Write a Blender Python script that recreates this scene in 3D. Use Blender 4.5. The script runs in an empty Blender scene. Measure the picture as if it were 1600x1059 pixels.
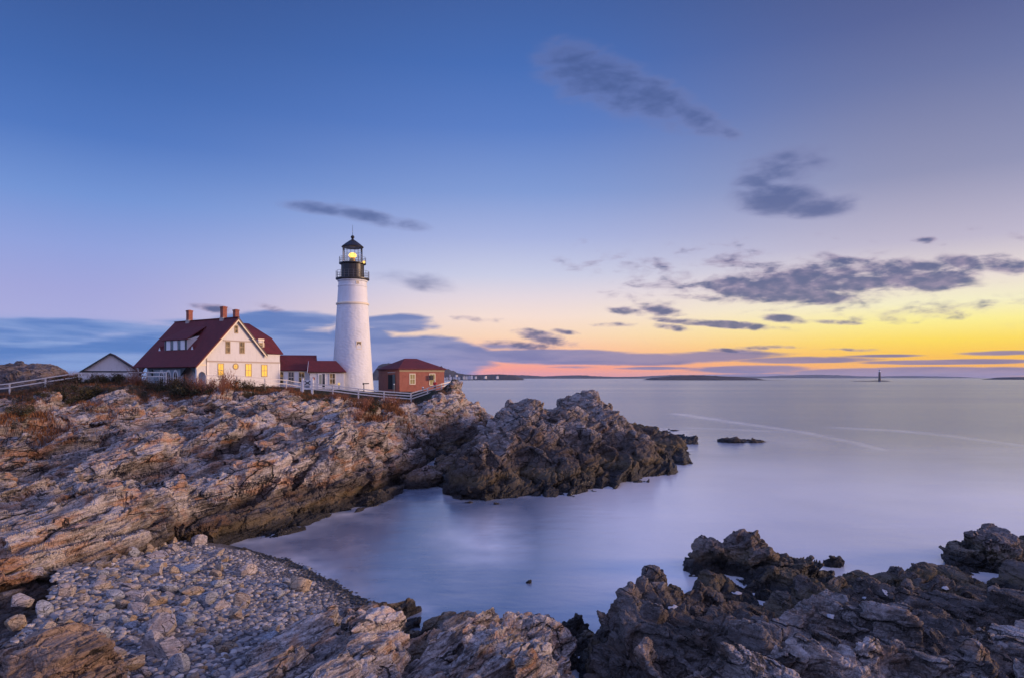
import bpy, math, random
import numpy as np
from mathutils import Vector
R = math.radians
SC = bpy.context.scene
COL = SC.collection

# ------------------------------------------------------------------ camera, sky, sun, exposure
F = 1067.0            # focal length in photograph pixels (24 mm on 36 mm / 1600 px)
CU, HV, CZ = 800.0, 589.0, 8.3
cam_d = bpy.data.cameras.new('camera'); cam = bpy.data.objects.new('camera', cam_d); COL.objects.link(cam)
cam_d.lens = 24.0; cam_d.sensor_width = 36.0
cam_d.shift_y = (HV - 529.5) / 1600.0
cam_d.clip_start = 0.1; cam_d.clip_end = 200000.0
cam.location = (0, 0, CZ); cam.rotation_euler = (R(90), 0, 0)
SC.camera = cam
SC.view_settings.view_transform = 'Standard'; SC.view_settings.look = 'None'
SC.view_settings.gamma = 1.0; SC.view_settings.exposure = 0.0
SC.cycles.use_denoising = True
SC.cycles.max_bounces = 6; SC.cycles.transparent_max_bounces = 16
SC.cycles.volume_bounces = 1

def lin(c):
    return tuple(((x/255)/12.92 if x/255 <= 0.04045 else ((x/255+0.055)/1.055)**2.4) for x in c)
def azel(u, v):
    dx = u-CU
    return math.atan2(dx, F), math.atan2(HV-v, math.hypot(F, dx))

class NT:
    """small helper to write node graphs as expressions"""
    def __init__(s, tree): s.t = tree; s.N = tree.nodes; s.L = tree.links
    def n(s, kind, **kw):
        nd = s.N.new(kind)
        for k, v in kw.items(): setattr(nd, k, v)
        return nd
    def put(s, sock, v):
        if isinstance(v, bpy.types.NodeSocket): s.L.new(v, sock)
        elif v is not None:
            if sock.type == 'RGBA' and len(v) == 3: v = (*v, 1)
            sock.default_value = v
    def m(s, op, a, b=None, c=None, clamp=False):
        nd = s.n('ShaderNodeMath', operation=op, use_clamp=clamp)
        s.put(nd.inputs[0], a)
        if b is not None: s.put(nd.inputs[1], b)
        if c is not None: s.put(nd.inputs[2], c)
        return nd.outputs[0]
    def v(s, op, a, b=None):
        nd = s.n('ShaderNodeVectorMath', operation=op)
        s.put(nd.inputs[0], a)
        if b is not None: s.put(nd.inputs[1], b)
        return nd.outputs['Value'] if op in ('DOT_PRODUCT', 'LENGTH') else nd.outputs['Vector']
    def mix(s, f, a, b, mode='MIX'):
        nd = s.n('ShaderNodeMix', data_type='RGBA', blend_type=mode)
        s.put(nd.inputs[0], f); s.put(nd.inputs[6], a); s.put(nd.inputs[7], b)
        return nd.outputs[2]
    def ramp(s, f, stops, interp='LINEAR'):
        nd = s.n('ShaderNodeValToRGB'); cr = nd.color_ramp; cr.interpolation = interp
        while len(cr.elements) < len(stops): cr.elements.new(0.5)
        for e, (p, c) in zip(cr.elements, stops):
            e.position = min(1, max(0, p))
        for e, (p, c) in zip(cr.elements, stops):
            if not hasattr(c, '__len__'): c = (c, c, c)
            e.color = (*c, 1)
        s.put(nd.inputs[0], f)
        return nd.outputs[0]
    def smooth(s, x, a, b, lo=0.0, hi=1.0):
        nd = s.n('ShaderNodeMapRange', interpolation_type='SMOOTHSTEP')
        s.put(nd.inputs[0], x); s.put(nd.inputs[1], a); s.put(nd.inputs[2], b); s.put(nd.inputs[3], lo); s.put(nd.inputs[4], hi)
        return nd.outputs[0]
    def mapping(s, vec, loc=(0,0,0), rot=(0,0,0), sc=(1,1,1), kind='POINT'):
        nd = s.n('ShaderNodeMapping', vector_type=kind)
        s.put(nd.inputs[0], vec); nd.inputs[1].default_value = loc; nd.inputs[2].default_value = rot; nd.inputs[3].default_value = sc
        return nd.outputs[0]
    def noise(s, vec, scale, detail=4, rough=0.55, dist=0.0, color=False):
        nd = s.n('ShaderNodeTexNoise')
        s.put(nd.inputs['Vector'], vec); nd.inputs['Scale'].default_value = scale; nd.inputs['Detail'].default_value = detail
        nd.inputs['Roughness'].default_value = rough; nd.inputs['Distortion'].default_value = dist
        return nd.outputs[1 if color else 0]
    def comb(s, x, y, z):
        nd = s.n('ShaderNodeCombineXYZ'); s.put(nd.inputs[0], x); s.put(nd.inputs[1], y); s.put(nd.inputs[2], z); return nd.outputs[0]
    def sep(s, v):
        nd = s.n('ShaderNodeSeparateXYZ'); s.put(nd.inputs[0], v); return nd.outputs

def build_world():
    w = bpy.data.worlds.new('World'); SC.world = w; w.use_nodes = True
    g = NT(w.node_tree); g.N.clear()
    d = g.n('ShaderNodeTexCoord').outputs['Generated']
    x, y, z = g.sep(d)
    az = g.m('ARCTAN2', x, y); el = g.m('ARCSINE', z)
    ELM = R(45)
    f = g.m('DIVIDE', el, ELM, clamp=True)
    def col(u, stops):
        return g.ramp(f, sorted([(azel(u, v)[1]/ELM, lin(c)) for v, c in stops], key=lambda q: q[0]))
    L = col(100, [(-250, (44,70,128)), (0, (62,95,160)), (100, (68,106,176)), (200, (82,121,193)), (300, (116,149,213)), (380, (145,162,220)), (450, (163,167,219)), (490, (170,172,220)), (540, (140,165,215)), (589, (125,162,215))])
    C = col(800, [(-250, (42,66,122)), (0, (66,98,163)), (100, (72,110,181)), (200, (92,127,197)), (300, (130,156,213)), (370, (168,180,224)), (430, (203,206,230)), (465, (230,217,224)), (495, (247,223,212)), (525, (252,216,186)), (550, (255,192,160)), (575, (252,160,140)), (589, (236,150,148))])
    Rt = col(1500, [(-250, (58,72,118)), (0, (90,102,152)), (100, (108,119,165)), (260, (146,149,183)), (370, (192,185,206)), (430, (235,222,216)), (470, (247,240,200)), (500, (254,240,148)), (530, (255,222,92)), (555, (255,198,74)), (575, (255,180,84)), (589, (225,165,115))])
    BL = g.ramp(f, [(0.0, lin((112,140,206))), (0.2, lin((118,146,212))), (0.5, lin((108,138,206))), (1.0, lin((90,108,164)))])
    BR = g.ramp(f, [(0.0, lin((184,160,184))), (0.2, lin((180,164,194))), (0.5, lin((146,148,194))), (1.0, lin((100,110,160)))])
    B = g.mix(g.smooth(x, -.7, .7), BL, BR)
    a1, a2 = azel(100, 0)[0], azel(1500, 0)[0]
    c1 = g.mix(g.smooth(az, a1, 0.0), L, C)
    c2 = g.mix(g.smooth(az, 0.0, a2), c1, Rt)
    c3 = g.mix(g.smooth(g.m('ABSOLUTE', g.m('ADD', az, -0.15)), R(58), R(115)), c2, B)
    # ---- clouds, laid out in azimuth / elevation
    p = g.comb(az, el, 0.0)
    nz = g.noise(g.mapping(p, rot=(0, 0, R(-15)), sc=(1.0, 3.0, 1)), 17, 8, 0.60, 0.4)
    nb = g.noise(g.mapping(p, loc=(3, 1, 0), rot=(0, 0, R(-14)), sc=(1.0, 2.2, 1)), 40, 4, 0.5)
    n = g.m('ADD', g.m('MULTIPLY', nz, 0.72), g.m('MULTIPLY', nb, 0.28))
    n2 = g.noise(g.mapping(p, sc=(1.0, 9.0, 1)), 5.0, 6, 0.55, 0.3)
    def blobs(lst):
        out = None
        for (u, v, hw, hh, rot, wt) in lst:
            a, e = azel(u, v)
            k = math.cos(a)
            q = g.mapping(p, loc=(a, e, 0), rot=(0, 0, R(-rot)), sc=(hw/F*k*k, hh/F*k, 1), kind='TEXTURE')
            r2 = g.v('DOT_PRODUCT', q, q)
            o = g.m('MULTIPLY_ADD', r2, -wt, wt)
            out = o if out is None else g.m('MAXIMUM', out, o)
        return out
    soft = blobs([(900,112,80,46,18,.6), (960,132,90,46,22,.62), (1030,160,85,38,25,.6), (1090,188,65,24,26,.55), (1135,207,34,12,24,.4),
                  (1235,258,80,34,-6,.5), (1185,280,52,40,-10,.5), (1215,312,90,30,6,.8), (1270,325,75,20,5,.8), (1300,318,50,14,-10,.5),
                  (500,326,85,11,3,.6), (570,338,80,14,9,.65), (635,351,45,11,8,.5), (655,440,66,18,8,.42), (620,433,45,10,0,.3)])
    D1 = g.smooth(g.m('ADD', soft, g.m('MULTIPLY', g.m('ADD', n, -0.45), 1.25)), 0.02, 0.85)
    hard = blobs([(1205,450,130,32,6,.83), (1290,436,100,26,8,.77), (1140,446,75,18,6,.62), (1250,464,110,14,5,.55), (1310,404,80,9,14,.36),
                  (1430,430,115,28,11,.79), (1500,410,50,14,18,.55), (1390,442,70,18,6,.5), (1575,413,50,18,10,.55), (1350,440,60,16,6,.62),
                  (985,487,34,9,8,.5), (1032,485,48,11,10,.55), (1130,507,140,7,6,.72), (1228,499,40,8,8,.6), (1050,512,40,6,6,.5),
                  (1300,503,50,4,6,.34), (965,508,50,4,0,.34), (1150,547,48,4,2,.6), (1195,543,55,4,0,.5), (1330,546,60,3,2,.34), (1450,376,28,7,14,.34), (1570,363,44,8,16,.26),
                  (330,481,36,7,8,.42), (430,484,36,6,14,.3), (850,528,55,11,10,.55), (815,540,62,8,4,.5), (885,519,26,5,8,.4),
                  (750,500,46,5,4,.24), (1180,418,90,12,12,.26), (1010,468,70,9,10,.22), (1290,440,260,46,8,.22), (1040,430,120,26,12,.12), (1130,468,110,9,4,.3)])
    D2 = g.smooth(g.m('ADD', hard, g.m('MULTIPLY', g.m('ADD', n, -0.45), 2.7)), 0.06, 0.78)
    bank = blobs([(430,503,130,22,-4,.8), (300,506,90,12,0,.5), (490,496,60,14,0,.6), (620,505,75,17,0,.75), (640,506,60,10,4,.6), (640,560,160,38,0,1.2),
                  (560,540,70,40,0,1.0), (680,545,80,24,0,.9), (860,556,200,13,0,.95), (960,560,260,12,0,.9), (1100,556,150,10,0,.75), (1250,562,150,7,0,.7),
                  (380,545,260,45,0,1.0), (120,510,330,16,0,.6), (0,520,240,20,0,.6), (60,560,330,34,0,.55), (1480,565,180,5,0,.85), (1560,551,100,5,0,.6), (1380,556,120,3,0,.45),
                  (1420,581,260,10,0,1.0), (1180,576,130,8,0,.75), (1020,575,80,3,0,.5), (900,573,60,3,0,.4), (1300,588,330,6,0,.9), (790,541,70,9,3,.4)])
    D3 = g.smooth(g.m('ADD', bank, g.m('ADD', g.m('MULTIPLY', g.m('ADD', n2, -0.5), 1.3), g.m('MULTIPLY', g.m('ADD', n, -0.5), 0.6))), 0.08, 0.5)
    azr = g.smooth(az, R(-32), R(28))
    cs = g.mix(g.smooth(D1, 0.2, 1.0), lin((122,126,170)), lin((76,92,142)))
    ch = g.mix(g.smooth(g.m('ADD', g.m('MULTIPLY', D2, .75), g.m('MULTIPLY', g.m('ADD', nb, -.5), 1.7)), 0.15, 1.0), lin((158,142,170)), lin((78,90,134)))
    cb = g.mix(azr, g.mix(g.smooth(n2, 0.40, 0.62), lin((124,152,208)), lin((80,122,190))), g.mix(g.smooth(n2, .4, .6), lin((150,132,160)), lin((122,118,156))))
    o = g.mix(g.m('MULTIPLY', D3, 0.92), c3, cb)
    o = g.mix(g.m('MULTIPLY', D1, 0.78), o, cs)
    o = g.mix(g.m('MULTIPLY', D2, 0.9), o, ch)
    # the sky overhead and behind the camera, out of view, is boosted as fill light
    up = g.m('MULTIPLY', g.smooth(el, R(33), R(62)), 2.9)
    bk = g.m('MULTIPLY', g.smooth(g.m('ABSOLUTE', g.m('ADD', az, -0.15)), R(60), R(120)), 1.3)
    gn = g.m('MAXIMUM', up, bk)
    o = g.mix(1.0, o, g.comb(g.m('MULTIPLY_ADD', gn, 1.18, 1.0), g.m('MULTIPLY_ADD', gn, 1.0, 1.0), g.m('MULTIPLY_ADD', gn, .84, 1.0)), 'MULTIPLY')
    o = g.mix(g.smooth(z, -0.02, -0.002), lin((60,70,100)), o)
    bg = g.n('ShaderNodeBackground'); g.put(bg.inputs[0], o); bg.inputs[1].default_value = 1.0
    out = g.n('ShaderNodeOutputWorld'); g.L.new(bg.outputs[0], out.inputs[0])
    w.cycles.sampling_method = 'MANUAL'; w.cycles.sample_map_resolution = 512
build_world()

SUN_AZ, SUN_EL = 92.0, 9.0     # the low warm glow to the right of the frame
sd = bpy.data.lights.new('sun', 'SUN'); sun = bpy.data.objects.new('sun', sd); COL.objects.link(sun)
sd.energy = 4.0; sd.angle = R(17); sd.color = (1.0, 0.66, 0.44)
sv = Vector((math.sin(R(SUN_AZ))*math.cos(R(SUN_EL)), math.cos(R(SUN_AZ))*math.cos(R(SUN_EL)), math.sin(R(SUN_EL))))
sun.rotation_euler = sv.to_track_quat('Z', 'Y').to_euler(); sun.location = (60, -20, 60)

# ------------------------------------------------------------------ object helpers
def link(name, me, mats=(), parent=None):
    o = bpy.data.objects.new(name, me); COL.objects.link(o)
    for m in (mats if isinstance(mats, (list, tuple)) else [mats]): me.materials.append(m)
    if parent is not None: o.parent = parent
    return o
def tag(o, label=None, cat=None, group=None, kind=None):
    if label: o['label'] = label
    if cat: o['category'] = cat
    if group: o['group'] = group
    if kind: o['kind'] = kind
    return o
def thing(name, label, cat, loc, rz=0.0, group=None):
    o = bpy.data.objects.new(name, None); COL.objects.link(o); o.empty_display_size = 0.3
    o.location = loc; o.rotation_euler = (0, 0, rz)
    return tag(o, label, cat, group)
def dup(o, loc=None, rot=None, scale=None, label=None):
    def cp(a, par):
        c = a.copy(); COL.objects.link(c)
        if par is not None: c.parent = par
        for ch in list(a.children): cp(ch, c)
        return c
    c = cp(o, None)
    if loc is not None: c.location = loc
    if rot is not None: c.rotation_euler = rot
    if scale is not None: c.scale = scale
    if label: c['label'] = label
    return c

class MB:
    """collects boxes, prisms, tubes and lathes into ONE mesh"""
    def __init__(s): s.v = []; s.f = []; s.mi = []; s.sm = []; s.cur = 0
    def add(s, vs, fs, smooth=False):
        b = len(s.v); s.v += [tuple(p) for p in vs]
        for f in fs: s.f.append([b+i for i in f]); s.mi.append(s.cur); s.sm.append(smooth)
    def hexa(s, p):      # 8 points: bottom ring 0-3, top ring 4-7
        s.add(p, [(3,2,1,0), (4,5,6,7), (0,1,5,4), (1,2,6,5), (2,3,7,6), (3,0,4,7)])
    def box(s, x0, x1, y0, y1, z0, z1):
        s.hexa([(x0,y0,z0),(x1,y0,z0),(x1,y1,z0),(x0,y1,z0),(x0,y0,z1),(x1,y0,z1),(x1,y1,z1),(x0,y1,z1)])
    def pbox(s, P, p0, p1, q0, q1, d0, d1):
        s.hexa([P(p0,q0,d0),P(p1,q0,d0),P(p1,q0,d1),P(p0,q0,d1),P(p0,q1,d0),P(p1,q1,d0),P(p1,q1,d1),P(p0,q1,d1)])
    def prism(s, ring0, ring1):
        n = len(ring0)
        s.add(list(ring0)+list(ring1), [tuple(range(n-1,-1,-1)), tuple(range(n, 2*n))] + [(i, (i+1) % n, n+(i+1) % n, n+i) for i in range(n)])
    def beam(s, a, b, w, h, up=(0,0,1)):
        a, b = Vector(a), Vector(b); d = (b-a).normalized(); sd_ = d.cross(Vector(up))
        if sd_.length < 1e-4: sd_ = Vector((1,0,0))
        sd_.normalize(); u = sd_.cross(d)
        o = [(-w/2,-h/2),(w/2,-h/2),(w/2,h/2),(-w/2,h/2)]
        s.prism([a+sd_*i+u*j for i, j in o], [b+sd_*i+u*j for i, j in o])
    def lathe(s, prof, n=32, c=(0,0), smooth=True, caps=True):
        """rings of a profile (r, z); rings are doubled where the profile turns sharply, so that edges stay crisp"""
        runs = [[prof[0]]]
        for i in range(1, len(prof)):
            runs[-1].append(prof[i])
            if i < len(prof)-1:
                a = Vector((prof[i][0]-prof[i-1][0], prof[i][1]-prof[i-1][1])); b_ = Vector((prof[i+1][0]-prof[i][0], prof[i+1][1]-prof[i][1]))
                if a.angle(b_, 0) > .6: runs.append([prof[i]])
        ring = lambda r, z: [(c[0]+r*math.cos(2*math.pi*k/n), c[1]+r*math.sin(2*math.pi*k/n), z) for k in range(n)]
        for run in runs:
            s.add([p for r, z in run for p in ring(r, z)], [(i*n+k, i*n+(k+1) % n, (i+1)*n+(k+1) % n, (i+1)*n+k) for i in range(len(run)-1) for k in range(n)], smooth)
        if caps:
            for (r, z), rev in ((prof[0], True), (prof[-1], False)):
                if r > 1e-4: s.add(ring(r, z), [tuple(range(n))[::-1] if rev else tuple(range(n))])
    def tube(s, pts, rad, n=6):
        pts = [Vector(p) for p in pts]; rings = []
        for i, p in enumerate(pts):
            d = (pts[min(i+1, len(pts)-1)]-pts[max(i-1, 0)]).normalized()
            a = d.cross(Vector((0.3,0.2,1))).normalized() if abs(d.z) < .99 else Vector((1,0,0)); b = d.cross(a)
            r = rad[i] if hasattr(rad, '__len__') else rad
            rings.append([p+(a*math.cos(2*math.pi*k/n)+b*math.sin(2*math.pi*k/n))*r for k in range(n)])
        vs = [q for r in rings for q in r]
        s.add(vs, [(i*n+k, i*n+(k+1) % n, (i+1)*n+(k+1) % n, (i+1)*n+k) for i in range(len(pts)-1) for k in range(n)] + [tuple(range(n))[::-1], tuple(range((len(pts)-1)*n, len(pts)*n))], True)
    def build(s, name, mats, parent=None):
        me = bpy.data.meshes.new(name); me.from_pydata(s.v, [], s.f)
        if len(set(s.mi)) > 1: me.polygons.foreach_set('material_index', s.mi)
        me.polygons.foreach_set('use_smooth', s.sm); me.update()
        return link(name, me, mats, parent)

def np_mesh(name, V, Q, smooth=False, attrs=None):
    """mesh from numpy: V (n,3), Q (m,3 or 4)"""
    V = np.ascontiguousarray(V, np.float32); Q = np.ascontiguousarray(Q, np.int32); k = Q.shape[1]
    me = bpy.data.meshes.new(name)
    me.vertices.add(len(V)); me.vertices.foreach_set('co', V.ravel())
    me.loops.add(Q.size); me.loops.foreach_set('vertex_index', Q.ravel())
    me.polygons.add(len(Q)); me.polygons.foreach_set('loop_start', np.arange(0, Q.size, k, dtype=np.int32))
    me.polygons.foreach_set('use_smooth', np.full(len(Q), smooth))
    for an, av in (attrs or {}).items():
        at = me.attributes.new(an, 'FLOAT', 'POINT'); at.data.foreach_set('value', np.ascontiguousarray(av, np.float32))
    me.update(calc_edges=True)
    return me

# ------------------------------------------------------------------ numpy noise
def _hash(ix, iy, iz, seed):
    n = (ix.astype(np.uint32)*np.uint32(73856093)) ^ (iy.astype(np.uint32)*np.uint32(19349663)) ^ (iz.astype(np.uint32)*np.uint32(83492791)) ^ np.uint32((seed*2654435761) & 0xffffffff)
    n ^= n >> np.uint32(16); n *= np.uint32(0x7feb352d); n ^= n >> np.uint32(15); n *= np.uint32(0x846ca68b); n ^= n >> np.uint32(16)
    return n
def vnoise(P, seed=0):
    i = np.floor(P).astype(np.int32); f = (P-i).astype(np.float32); f = f*f*(3-2*f); out = 0
    for dx in (0, 1):
        for dy in (0, 1):
            for dz in (0, 1):
                h = _hash(i[:,0]+dx, i[:,1]+dy, i[:,2]+dz, seed).astype(np.float32)*np.float32(2**-32)
                w = (f[:,0] if dx else 1-f[:,0])*(f[:,1] if dy else 1-f[:,1])*(f[:,2] if dz else 1-f[:,2])
                out = out+h*w
    return out*2-1
def fbm(P, oct=4, seed=0, gain=0.5):
    o = 0; a = 1.0; t = 0
    for k in range(oct):
        o = o+a*vnoise(P*(2.03**k)+k*17.3, seed+k); t += a; a *= gain
    return o/t
def voro(P, seed):
    """3-D Voronoi: F2-F1, then vector from centre and hash of the nearest and the second nearest cell"""
    N = len(P); i = np.floor(P).astype(np.int32); f = (P-i).astype(np.float32)
    d1 = np.full(N, 9, np.float32); d2 = d1.copy(); h1 = np.zeros(N, np.uint32); h2 = h1.copy(); v1 = np.zeros((N, 3), np.float32); v2 = v1.copy()
    for dx in (-1, 0, 1):
        for dy in (-1, 0, 1):
            for dz in (-1, 0, 1):
                h = _hash(i[:,0]+dx, i[:,1]+dy, i[:,2]+dz, seed)
                v = np.stack([f[:,0]-dx-((h & np.uint32(1023)).astype(np.float32)/1023*.9+.05),
                              f[:,1]-dy-(((h >> np.uint32(10)) & np.uint32(1023)).astype(np.float32)/1023*.9+.05),
                              f[:,2]-dz-(((h >> np.uint32(20)) & np.uint32(1023)).astype(np.float32)/1023*.9+.05)], 1)
                d = (v*v).sum(1)
                c = np.flatnonzero(d < d1); e = np.flatnonzero((d >= d1) & (d < d2))
                d2[c] = d1[c]; h2[c] = h1[c]; v2[c] = v1[c]; d1[c] = d[c]; h1[c] = h[c]; v1[c] = v[c]
                d2[e] = d[e]; h2[e] = h[e]; v2[e] = v[e]
    return np.sqrt(d2)-np.sqrt(d1), v1, h1, v2, h2
def h01(h, k):
    h = (h ^ np.uint32(k*0x9E3779B9 & 0xffffffff)); h ^= h >> np.uint32(16); h = h*np.uint32(0x7feb352d); h ^= h >> np.uint32(15)
    h = h*np.uint32(0x846ca68b); h ^= h >> np.uint32(16)
    return h.astype(np.float32)*np.float32(2**-32)
def basis(strike_deg, dip_deg):
    """rows: along strike, across strike, bedding normal; strike measured from +Y towards +X, dip towards -X"""
    a = R(strike_deg); s = np.array([math.sin(a), math.cos(a), 0]); c = np.array([math.cos(a), -math.sin(a), 0])
    d = R(dip_deg); c2 = c*math.cos(d)+np.array([0, 0, math.sin(d)]); n = np.cross(c2, s); n = n/np.linalg.norm(n)
    if n[2] < 0: n = -n
    return np.stack([s, c2, n]).astype(np.float32)
def rock_disp(P, B, levels, seed, warp=0.5):
    """displacement (m) that breaks a surface into tilted, stepped blocks along the bedding; levels = (size, step, tilt, crack, (anisotropy), softness of the step)"""
    out = np.zeros(len(P), np.float32); CH = 200000
    for c0 in range(0, len(P), CH):
        p = P[c0:c0+CH].astype(np.float32)
        w = np.stack([fbm(p*0.35, 3, seed+50), fbm(p*0.35+9.1, 3, seed+60), fbm(p*0.35+21.7, 3, seed+70)], 1)*warp
        q = (p+w) @ B.T; o = np.zeros(len(p), np.float32)
        for L, st, ti, cr, an, so in levels:
            e, v1, h1, v2, h2 = voro(q/(L*np.array(an, np.float32)), seed+int(L*100))
            def val(v, h): return st*(h01(h, 1)-.5)*1.6+ti*2*((h01(h, 2)-.5)*v[:,0]*.8+(h01(h, 3)-.35)*v[:,1]*1.6+(h01(h, 4)-.5)*v[:,2]*.6)
            k = .5+.5*np.clip(e/so, 0, 1)
            o += L*(val(v1, h1)*k+val(v2, h2)*(1-k)-cr*np.exp(-(e/(so*.55))**2)*(h01(h1 ^ h2, 5) > .35))
        # thin beds: every layer of the rock stands out or back a little, so cut faces show the layering
        for t, am in ((.5*levels[-1][0], .22), (.2*levels[0][0], .16)):
            bb = q[:,2]/t; k = np.floor(bb); f = bb-k; j = np.floor(q[:,0]/(9*t)+h01(k.astype(np.int32).astype(np.uint32), 7)*9)
            hh = lambda kk: h01(_hash(kk.astype(np.int32), j.astype(np.int32), np.zeros(len(kk), np.int32), seed), 3)-.5
            w_ = np.clip((f-.8)/.2, 0, 1); o += t*am*(hh(k)*(1-w_)+hh(k+1)*w_)*1.6
        out[c0:c0+CH] = o
    return out
def poly_sd(X, Y, poly):
    """signed distance to a polygon, positive inside"""
    P = np.array(poly, np.float32); n = len(P); d = np.full(X.shape, 1e9, np.float32); ins = np.zeros(X.shape, bool)
    for i in range(n):
        a, b = P[i], P[(i+1) % n]; e = b-a
        t = np.clip(((X-a[0])*e[0]+(Y-a[1])*e[1])/(e @ e), 0, 1)
        d = np.minimum(d, np.hypot(X-a[0]-t*e[0], Y-a[1]-t*e[1]))
        if a[1] != b[1]:
            ins ^= ((a[1] > Y) != (b[1] > Y)) & (X < (b[0]-a[0])*(Y-a[1])/(b[1]-a[1])+a[0])
    return np.where(ins, d, -d)
def sstep(x, a, b):
    t = np.clip((x-a)/(b-a), 0, 1); return t*t*(3-2*t)
def grid_faces(nr, nc, keep):
    idx = np.arange(nr*nc).reshape(nr, nc)
    q = np.stack([idx[:-1,:-1], idx[:-1,1:], idx[1:,1:], idx[1:,:-1]], -1).reshape(-1, 4)
    k = keep.reshape(nr, nc); kk = (k[:-1,:-1] | k[:-1,1:] | k[1:,1:] | k[1:,:-1]).ravel()
    q = q[kk]; used = np.zeros(nr*nc, bool); used[q.ravel()] = True
    mp = np.cumsum(used)-1
    return used, mp[q]
def vnormals(P, T):
    n = np.cross(P[T[:,1]]-P[T[:,0]], P[T[:,2]]-P[T[:,0]]); N = np.zeros_like(P)
    for c in range(3):
        for k in range(3): N[:,c] += np.bincount(T[:,k], n[:,c], len(P))
    return N/np.maximum(np.linalg.norm(N, axis=1), 1e-9)[:,None]
def refine(P, T, thr, it=3):
    """split edges longer than thr(points)"""
    for _ in range(it):
        E = np.concatenate([T[:,[0,1]], T[:,[1,2]], T[:,[2,0]]]); E = np.sort(E, 1)
        key = E[:,0].astype(np.int64)*len(P)+E[:,1]; u, idx, inv = np.unique(key, return_index=True, return_inverse=True)
        A, Bq = P[E[idx,0]], P[E[idx,1]]; m = (A+Bq)/2; sp = np.linalg.norm(A-Bq, axis=1) > thr(m)
        if not sp.any(): break
        nid = np.where(sp, np.cumsum(sp)-1+len(P), -1); P = np.concatenate([P, m[sp]]); n = len(T)
        e = nid[inv].reshape(3, n).T; k = (e >= 0).sum(1); out = [T[k == 0]]
        t = T[k == 3]; q = e[k == 3]; out += [np.c_[t[:,0],q[:,0],q[:,2]], np.c_[q[:,0],t[:,1],q[:,1]], np.c_[q[:,2],q[:,1],t[:,2]], q]
        for r in range(3):
            r1, r2 = (r+1) % 3, (r+2) % 3
            w = (k == 1) & (e[:,r] >= 0); t = T[w]; q = e[w, r]; out += [np.c_[t[:,r],q,t[:,r2]], np.c_[q,t[:,r1],t[:,r2]]]
            w = (k == 2) & (e[:,r] < 0); t = T[w]; q1, q2 = e[w, r1], e[w, r2]        # edge r whole, r1 and r2 split
            out += [np.c_[t[:,r],t[:,r1],q1], np.c_[t[:,r],q1,q2], np.c_[q2,q1,t[:,r2]]]
        T = np.concatenate(out)
    return P, T
def relax(P, T, it=3, lam=.55):
    E = np.sort(np.concatenate([T[:,[0,1]], T[:,[1,2]], T[:,[2,0]]]), 1); key = np.unique(E[:,0].astype(np.int64)*len(P)+E[:,1]); a, b = key//len(P), key % len(P)
    n = np.bincount(a, minlength=len(P))+np.bincount(b, minlength=len(P)); n = np.maximum(n, 1)
    for _ in range(it):
        M = np.stack([np.bincount(a, P[b,c], len(P))+np.bincount(b, P[a,c], len(P)) for c in range(3)], 1)/n[:,None]
        P = (P+(M-P)*lam).astype(np.float32)
    return P
def rock_sheet(name, X, Y, base, B, levels, seed, floor=-1.0, warp=0.25, damp=None, extra=None, res=None):
    """heightfield base(X,Y) broken into blocks: the large steps first, then every long edge is split, then the small steps; returns mesh"""
    nr, nc = X.shape; x, y = X.ravel(), Y.ravel()
    z = base(x, y); used, q = grid_faces(nr, nc, z > floor)
    x, y, z = x[used], y[used], z[used]; e = 0.35
    gx = (base(x+e, y)-base(x-e, y))/(2*e); gy = (base(x, y+e)-base(x, y-e))/(2*e)
    n = np.stack([-gx, -gy, np.ones_like(gx)], 1); n /= np.linalg.norm(n, axis=1)[:,None]
    P = np.stack([x, y, z], 1).astype(np.float32)
    nl = len(levels)//2
    dm = lambda p: 1 if damp is None else damp(p[:,0], p[:,1])
    P = P+n*(rock_disp(P, B, levels[:nl], seed, warp)*dm(P))[:,None]
    T = np.concatenate([q[:,[0,1,2]], q[:,[0,2,3]]])
    P, T = refine(P.astype(np.float32), T, res or (lambda m: .0040*np.maximum(m[:,1], 8)))
    P = relax(P, T, 2, .45)
    n = vnormals(P, T); n = n+np.array([0,0,.35]); n /= np.linalg.norm(n, axis=1)[:,None]
    P = P+n*(rock_disp(P, B, levels[nl:], seed+500, warp)*dm(P))[:,None]
    at = extra(P, n) if extra else None
    return np_mesh(name, P, T, False, at), P
def polar(t0, t1, nt, y0, y1, ny):
    t = np.linspace(t0, t1, nt) if not hasattr(nt, '__len__') else np.asarray(nt)
    y = np.geomspace(y0, y1, ny); T, Y = np.meshgrid(t, y); return (T*Y).astype(np.float32), Y.astype(np.float32)
def P3(u, v, y):
    return Vector(((u-CU)/F*y, y, CZ-(v-HV)/F*y))

# ------------------------------------------------------------------ materials
def mat(name):
    m = bpy.data.materials.new(name); m.use_nodes = True; g = NT(m.node_tree)
    return m, g, g.N['Principled BSDF']
def simple(name, c, rough=0.7, var=0.12, scale=3.0, bump=0.0, bscale=20, metal=0.0, spec=0.4):
    m, g, b = mat(name); co = g.n('ShaderNodeTexCoord').outputs['Object']
    n = g.noise(co, scale, 5, .6)
    g.put(b.inputs['Base Color'], g.mix(n, tuple(x*(1-var) for x in c), tuple(min(1, x*(1+var)) for x in c)))
    b.inputs['Roughness'].default_value = rough; b.inputs['Metallic'].default_value = metal; b.inputs['Specular IOR Level'].default_value = spec
    if bump:
        bp = g.n('ShaderNodeBump'); bp.inputs['Strength'].default_value = 1; bp.inputs['Distance'].default_value = bump
        g.put(bp.inputs['Height'], g.noise(co, bscale, 6, .6)); g.put(b.inputs['Normal'], bp.outputs[0])
    return m
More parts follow.
